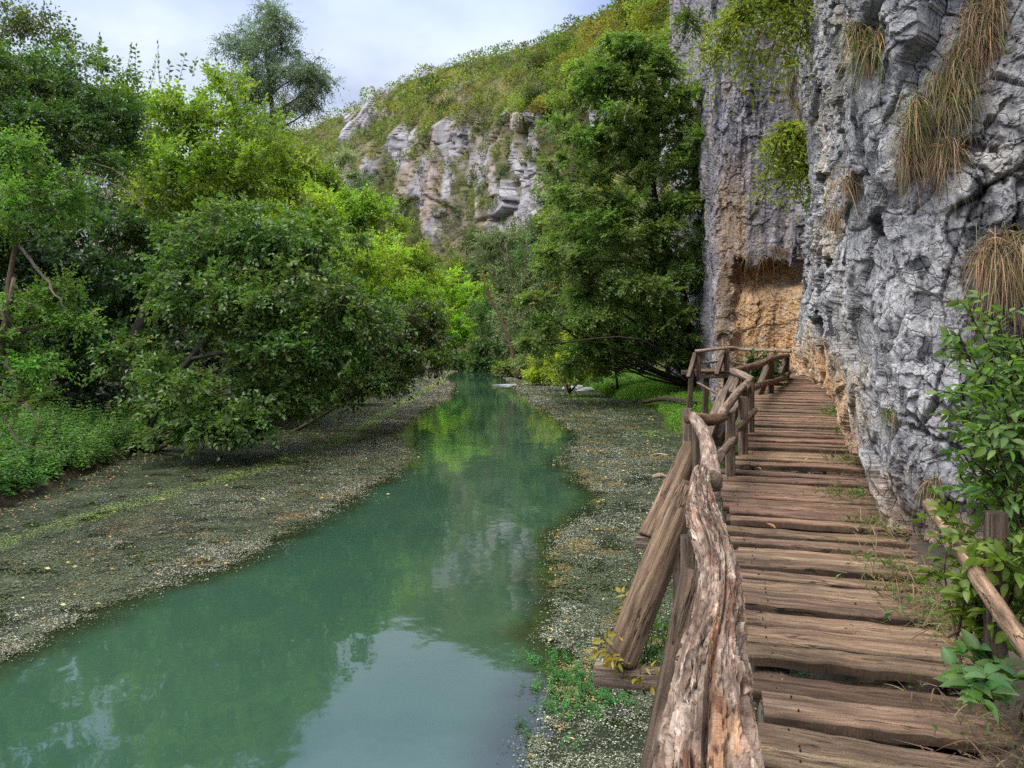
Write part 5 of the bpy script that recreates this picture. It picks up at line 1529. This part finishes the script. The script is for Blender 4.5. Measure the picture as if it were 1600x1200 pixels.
leafy_plant('leafy green shrub with compound leaves climbing the cliff at the right edge', 'elder_shrub', bs, stems,   .046, .020, (.13, .20, .04), 45, 24, 'soft', stemr=.008)
bs = P(1530, 1000, 2.7)
stems = []
for (tx_, ty_, d_) in ((1478, 792, 2.95), (1500, 830, 2.8), (1490, 850, 2.8), (1510, 870, 2.75), (1520, 900, 2.65), (1475, 880, 2.85), (1500, 800, 2.85), (1540, 860, 2.6), (1545, 930, 2.5), (1570, 880, 2.4), (1590, 910, 2.4), (1580, 850, 2.45), (1600, 870, 2.4), (1495, 920, 2.75), (1610, 940, 2.3), (1560, 830, 2.5), (1480, 950, 2.85)):
    e = P(tx_, ty_, d_)
    stems.append([bs + r.normal(0, .04, 3), (bs + e) / 2 + r.normal(0, .05, 3) + np.array([.03, 0, .02]), e])
leafy_plant('light green plant tangled round the peeling branch rail at the cliff side', 'creeper', bs, stems, .05, .026, (.15, .21, .035), 46, 24, 'soft', stemr=.005)
bs = P(1545, 1110, 2.55)
stems = []
for (tx_, ty_, d_) in ((1490, 1040, 2.55), (1505, 1020, 2.6), (1525, 1015, 2.55), (1490, 1075, 2.45), (1515, 1075, 2.35), (1540, 1060, 2.3), (1550, 1085, 2.3), (1530, 1100, 2.25), (1565, 1040, 2.4), (1590, 1060, 2.35), (1505, 1050, 2.4), (1575, 1010, 2.5), (1545, 1030, 2.5)):
    e = P(tx_, ty_, d_)
    stems.append([bs, (bs + e) / 2 + np.array([0, 0, .05]), e])
leafy_plant('low plant with broad oval leaves at the foot of the dark post', 'broadleaf_plant', bs, stems, .078, .042, (.085, .15, .045), 47, 34, 'soft', stemr=.004, leaflets=False)
bs = P(1000, 1075, 4.0)
stems = []
for (tx_, ty_, d_) in ((985, 920, 4.1), (960, 985, 3.9), (938, 995, 3.85), (1000, 960, 4.1), (950, 1020, 3.8), (1020, 940, 4.15), (1040, 945, 4.2), (1055, 960, 4.2), (1045, 985, 4.2), (975, 1048, 3.8), (1000, 1045, 3.8)):
    e = P(tx_, ty_, d_)
    stems.append([bs + r.normal(0, .04, 3), (bs + e) / 2 + r.normal(0, .03, 3), e])


leafy_plant('small plant with yellow and orange leaves beside the brace foot over the water', 'creeper', bs, stems[:5] + stems[9:], .05, .020, (.30, .21, .03), 48, 14, 'soft', stemr=.004)
leafy_plant('fresh green sprig between the log braces under the handrail', 'creeper', bs + (.12, .1, 0), stems[5:9] + stems[3:4], .065, .024, (.10, .20, .035), 49, 14, 'soft', stemr=.004)
# green water plants by the near brace
a = Acc()
for k in range(70):
    x, y_ = r.normal(.62, .26), r.normal(7.2, .35)
    herb_clump(a, np.array([x, y_, -.02]), r.uniform(.06, .16), .06, 4, colvar((.06, .20, .05), 1, .2, .1, r)[0], r, .05, .014)
o = a.build('water_plants', MAT['soft']); tag(o, 'patch of fine green water plants beside the near brace foot', 'water plant', kind='stuff')


# weeds at the deck edge under the rock
def edge_weed(lab, px, py, d, n, L, seed, green=.5, spread=.12):
    r = np.random.default_rng(seed)
    p = P(px, py, d); p[2] = deck_z(d) + .01
    a = Acc()
    rt = p + np.column_stack([r.normal(0, spread, n), r.normal(0, spread * 1.6, n), np.zeros(n)])
    g = r.random(n) < green
    C = np.where(g[:, None], colvar((.085, .14, .03), n, .25, .1, r), colvar((.22, .165, .09), n, .3, .12, r))
    blades(a, rt, unit(UP * .8 + r.standard_normal((n, 3)) * .65) * .9, L * r.uniform(.4, 1.1, n), .0042 + .0006 * d, C, r.uniform(.2, .7, n), 4, r)
    k = max(4, n // 6)
    V, fs, CC = leaf_quads(rt[:k] + UP * L * .3 * r.random((k, 1)), rdir(k, r), unit(UP + .5 * rdir(k, r)), L * .22, L * .1, colvar((.09, .15, .035), k, .25, .12, r))
    a.add(V, fs, CC)
    o = a.build('weed_tuft', MAT['grass'], None, p, loc=p)
    tag(o, lab, 'weeds', 'weeds along the rock edge of the boardwalk')


for i, (px, py, d, n, L, g, lab) in enumerate([
    (1312, 672, 13.0, 160, .40, .75, 'green weed tuft at the cliff foot where the walk starts to bend'), (1330, 700, 10.9, 90, .3, .5, 'thin weed tuft right of the raised plank'), (1338, 745, 8.6, 120, .26, .5, 'olive grass tuft at the rock foot half way along the walk'),
    (1312, 790, 7.1, 60, .14, .9, 'little green weed growing on the planks'), (1345, 800, 6.9, 120, .25, .35, 'dry weed tuft beside the little green weed'), (1368, 850, 5.8, 150, .24, .3, 'straw coloured weed tuft where the planks meet the rock'),
    (1385, 900, 5.0, 150, .22, .4, 'mixed weed tuft under the rock bulge'), (1440, 945, 4.4, 190, .24, .2, 'dry grass tuft below the hanging rock foot'), (1490, 985, 3.9, 200, .26, .15, 'brown twiggy weed tuft beside the near post'), (1560, 1145, 3.0, 120, .2, .15, 'straw weed tuft near the bottom right corner')]):
    edge_weed(lab, px, py, d, n, L, 300 + i, g)

a = Acc(); r = np.random.default_rng(32); n = 2600
yy = 2.6 + 12 * r.random(n) ** 1.6; wd_ = np.interp(yy, [0, 3, 5, 8, 11, 16], [1.12, 1.10, 1.25, 1.55, 1.75, 1.6])
uu = np.abs(r.normal(0, .20, n)); xx = ledge_x(yy) + wd_ * (1.0 - uu); yy2 = yy - .31 * wd_ * (1 - uu)
rt = np.stack([xx, yy2, np.array([deck_z(v) for v in yy]) + .012 + .01 * r.random(n)], -1)
dd_ = np.stack([r.standard_normal(n), r.standard_normal(n), .12 * np.abs(r.standard_normal(n))], -1)
blades(a, rt, unit(dd_), r.uniform(.04, .16, n), .0035, colvar((.16, .11, .065), n, .4, .1, r), .05, 2, r)
m = 700; k = r.integers(0, n, m)
V, fs, CC = leaf_quads(rt[k] + r.normal(0, .05, (m, 3)) * np.array([1, 1, .05]), rdir(m, r) * np.array([1, 1, .2]), unit(UP + .3 * rdir(m, r)), r.uniform(.015, .04, m), .014, colvar((.13, .09, .05), m, .45, .15, r))
a.add(V, fs, CC)
o = a.build('litter', MAT['dry']); tag(o, 'brown twigs and needle litter along the rock edge of the planks', 'litter', kind='stuff')

# fallen leaves and litter on the planks
r = np.random.default_rng(31)
for i, (px, py, d, c, s, lab) in enumerate([(1212, 856, 5.72, (.34, .20, .09), .075, 'curled tan leaf lying on the edge of the raised plank'), (1258, 738, 8.6, (.36, .22, .12), .07, 'small tan leaf on the planks near the first bend'), (1190, 745, 8.3, (.30, .2, .13), .06, 'brown leaf near the post foot on the planks'), (1222, 1067, 3.42, (.42, .30, .17), .02, 'tiny pale leaf scrap on the near plank'), (1335, 742, 8.5, (.4, .24, .1), .07, 'orange brown leaf by the rock on the planks'), (1208, 700, 10.9, (.4, .28, .2), .08, 'pale leaf on the far planks')]):
    p = P(px, py, d); p[2] = deck_z(d + .1) + .02
    V, fs, CC = leaf_fine(np.zeros((1, 3)), rdir(1, r) * np.array([1, 1, .1]), UP[None] + .2 * rdir(1, r), s, s * .6, np.array([c]), .4, -.3)
    o = link('fallen_leaf', mesh('fallen_leaf', V, fs, MAT['dry'], CC), None, p); tag(o, lab, 'leaf', 'fallen leaves on the planks')
# driftwood and stones by the weed
for i, (px, py, d, L, rad, ang, c, lab) in enumerate([(1031, 747, 18.0, .34, .07, .1, (.95, .9, .82), 'short pale driftwood lying on the weed beside the brace'), (1032, 713, 21.4, .45, .03, -.1, (.9, .86, .8), 'thin pale stick lying on the weed behind the brace')]):
    p = P(px, py, d); p[2] = .04
    tube_obj('driftwood', [p + (-L * .5, 0, 0), p + (0, .03, .02), p + (L * .5, L * ang, 0)], [rad * .6, rad, rad * .5], MAT['log'], None, (0, 0, 0), 10, None, c, .1, 400 + i)
    o = bpy.context.scene.collection.objects[-1]; tag(o, lab, 'driftwood')
for i, (px, py, d, s, c, lab) in enumerate([(892, 608, 50, .45, .42, 'pale stone at the edge of the bright weed patch'), (918, 611, 48, .55, .40, 'larger pale stone nearest the grass bank'), (905, 604, 52, .35, .36, 'small grey stone behind the pale ones'), (790, 602, 54, .75, .33, 'flat stone island of weed in mid river')]):
    p = P(px, py, d); p[2] = .02
    u, v = np.meshgrid(np.linspace(0, 2 * np.pi, 25), np.linspace(0, np.pi, 14))
    D3 = np.stack([np.cos(u) * np.sin(v), np.sin(u) * np.sin(v), np.cos(v)], -1)
    rad = 1 + .35 * fbm(D3[..., 0] * 1.5 + i * 5, D3[..., 1] * 1.5, D3[..., 2] * 1.5, 4, 600)
    V = (D3 * rad[..., None] * np.array([1.3, .9, .42 if i < 3 else .1]) * s).reshape(-1, 3)
    o = link('stone', mesh('stone', V, [grid_faces(14, 25)], MAT['rock'], np.full((len(V), 3), c)), None, p); tag(o, lab, 'stone')

# ------------------------------------------------------------------ light, sky, camera
SUN = unit(np.array([-.50, -.30, .82]))
sl = bpy.data.lights.new('sun', 'SUN'); sl.energy = 1.5; sl.angle = R(28); sl.color = (1, .96, .90)
so = link('sun', sl); so.rotation_euler = Vector(-SUN).to_track_quat('-Z', 'Y').to_euler()

wd = bpy.data.worlds.new('World'); scn.world = wd; wd.use_nodes = True
nt = wd.node_tree; nt.nodes.clear()
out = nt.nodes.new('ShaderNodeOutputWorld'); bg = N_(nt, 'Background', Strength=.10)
sky = nt.nodes.new('ShaderNodeTexSky'); sky.sky_type = 'NISHITA'; sky.sun_disc = False
sky.sun_elevation = math.asin(SUN[2]); sky.sun_rotation = math.atan2(SUN[0], SUN[1]) % (2 * math.pi)
tc = N_(nt, 'TexCoord'); sx = N_(nt, 'SeparateXYZ'); nt.links.new(tc.outputs['Generated'], sx.inputs[0])
zz = N_(nt, 'Math', operation='ADD'); zz.inputs[1].default_value = .22; nt.links.new(sx.outputs['Z'], zz.inputs[0])
mx_ = N_(nt, 'Math', operation='MAXIMUM'); mx_.inputs[1].default_value = .05; nt.links.new(zz.outputs[0], mx_.inputs[0])
dx = N_(nt, 'Math', operation='DIVIDE'); nt.links.new(sx.outputs['X'], dx.inputs[0]); nt.links.new(mx_.outputs[0], dx.inputs[1])
dy = N_(nt, 'Math', operation='DIVIDE'); nt.links.new(sx.outputs['Y'], dy.inputs[0]); nt.links.new(mx_.outputs[0], dy.inputs[1])
cb = N_(nt, 'CombineXYZ'); nt.links.new(dx.outputs[0], cb.inputs[0]); nt.links.new(dy.outputs[0], cb.inputs[1])
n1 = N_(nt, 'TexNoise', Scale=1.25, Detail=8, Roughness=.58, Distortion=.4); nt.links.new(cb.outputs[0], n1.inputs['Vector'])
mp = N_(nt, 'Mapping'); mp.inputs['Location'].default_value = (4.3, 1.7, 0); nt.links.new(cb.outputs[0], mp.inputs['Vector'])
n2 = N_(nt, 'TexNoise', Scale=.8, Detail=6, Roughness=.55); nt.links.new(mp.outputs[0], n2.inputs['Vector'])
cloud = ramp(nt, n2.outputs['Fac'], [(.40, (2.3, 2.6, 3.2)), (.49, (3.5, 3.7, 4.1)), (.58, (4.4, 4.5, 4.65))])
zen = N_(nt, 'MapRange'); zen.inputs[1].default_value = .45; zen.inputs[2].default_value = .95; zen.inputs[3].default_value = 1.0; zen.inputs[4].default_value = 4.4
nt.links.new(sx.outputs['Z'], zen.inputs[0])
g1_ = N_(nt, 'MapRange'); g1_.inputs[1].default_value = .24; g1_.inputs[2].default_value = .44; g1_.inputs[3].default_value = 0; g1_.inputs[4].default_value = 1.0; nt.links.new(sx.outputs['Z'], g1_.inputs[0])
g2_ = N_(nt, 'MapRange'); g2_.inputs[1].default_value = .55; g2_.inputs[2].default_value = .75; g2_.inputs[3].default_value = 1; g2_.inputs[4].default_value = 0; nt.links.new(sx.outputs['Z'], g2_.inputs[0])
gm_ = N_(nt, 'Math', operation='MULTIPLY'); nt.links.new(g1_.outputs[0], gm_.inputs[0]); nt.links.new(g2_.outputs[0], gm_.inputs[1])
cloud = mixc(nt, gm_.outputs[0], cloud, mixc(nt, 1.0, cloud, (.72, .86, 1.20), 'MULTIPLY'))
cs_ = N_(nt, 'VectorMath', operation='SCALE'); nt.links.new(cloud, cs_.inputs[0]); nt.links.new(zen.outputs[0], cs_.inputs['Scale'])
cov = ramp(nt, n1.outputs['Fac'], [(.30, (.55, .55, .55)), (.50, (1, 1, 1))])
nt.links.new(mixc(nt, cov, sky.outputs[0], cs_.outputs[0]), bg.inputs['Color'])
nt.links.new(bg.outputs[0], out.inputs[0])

cam = bpy.data.cameras.new('camera'); cam.sensor_width = 36; cam.lens = 36 * F / 1600; cam.shift_y = (HY - 600) / 1600
cam.clip_start = .05; cam.clip_end = 3000
co = link('camera', cam, None, (0, 0, CZ)); co.rotation_euler = (R(90), 0, 0)
scn.camera = co
scn.view_settings.view_transform = 'Standard'; scn.view_settings.look = 'None'
scn.view_settings.gamma = 1; scn.view_settings.use_curve_mapping = False
scn.view_settings.exposure = 1.25
scn.cycles.use_denoising = False
scn.cycles.max_bounces = 6; scn.cycles.diffuse_bounces = 3; scn.cycles.glossy_bounces = 2; scn.cycles.transmission_bounces = 3; scn.cycles.transparent_max_bounces = 4
scn.render.film_transparent = False
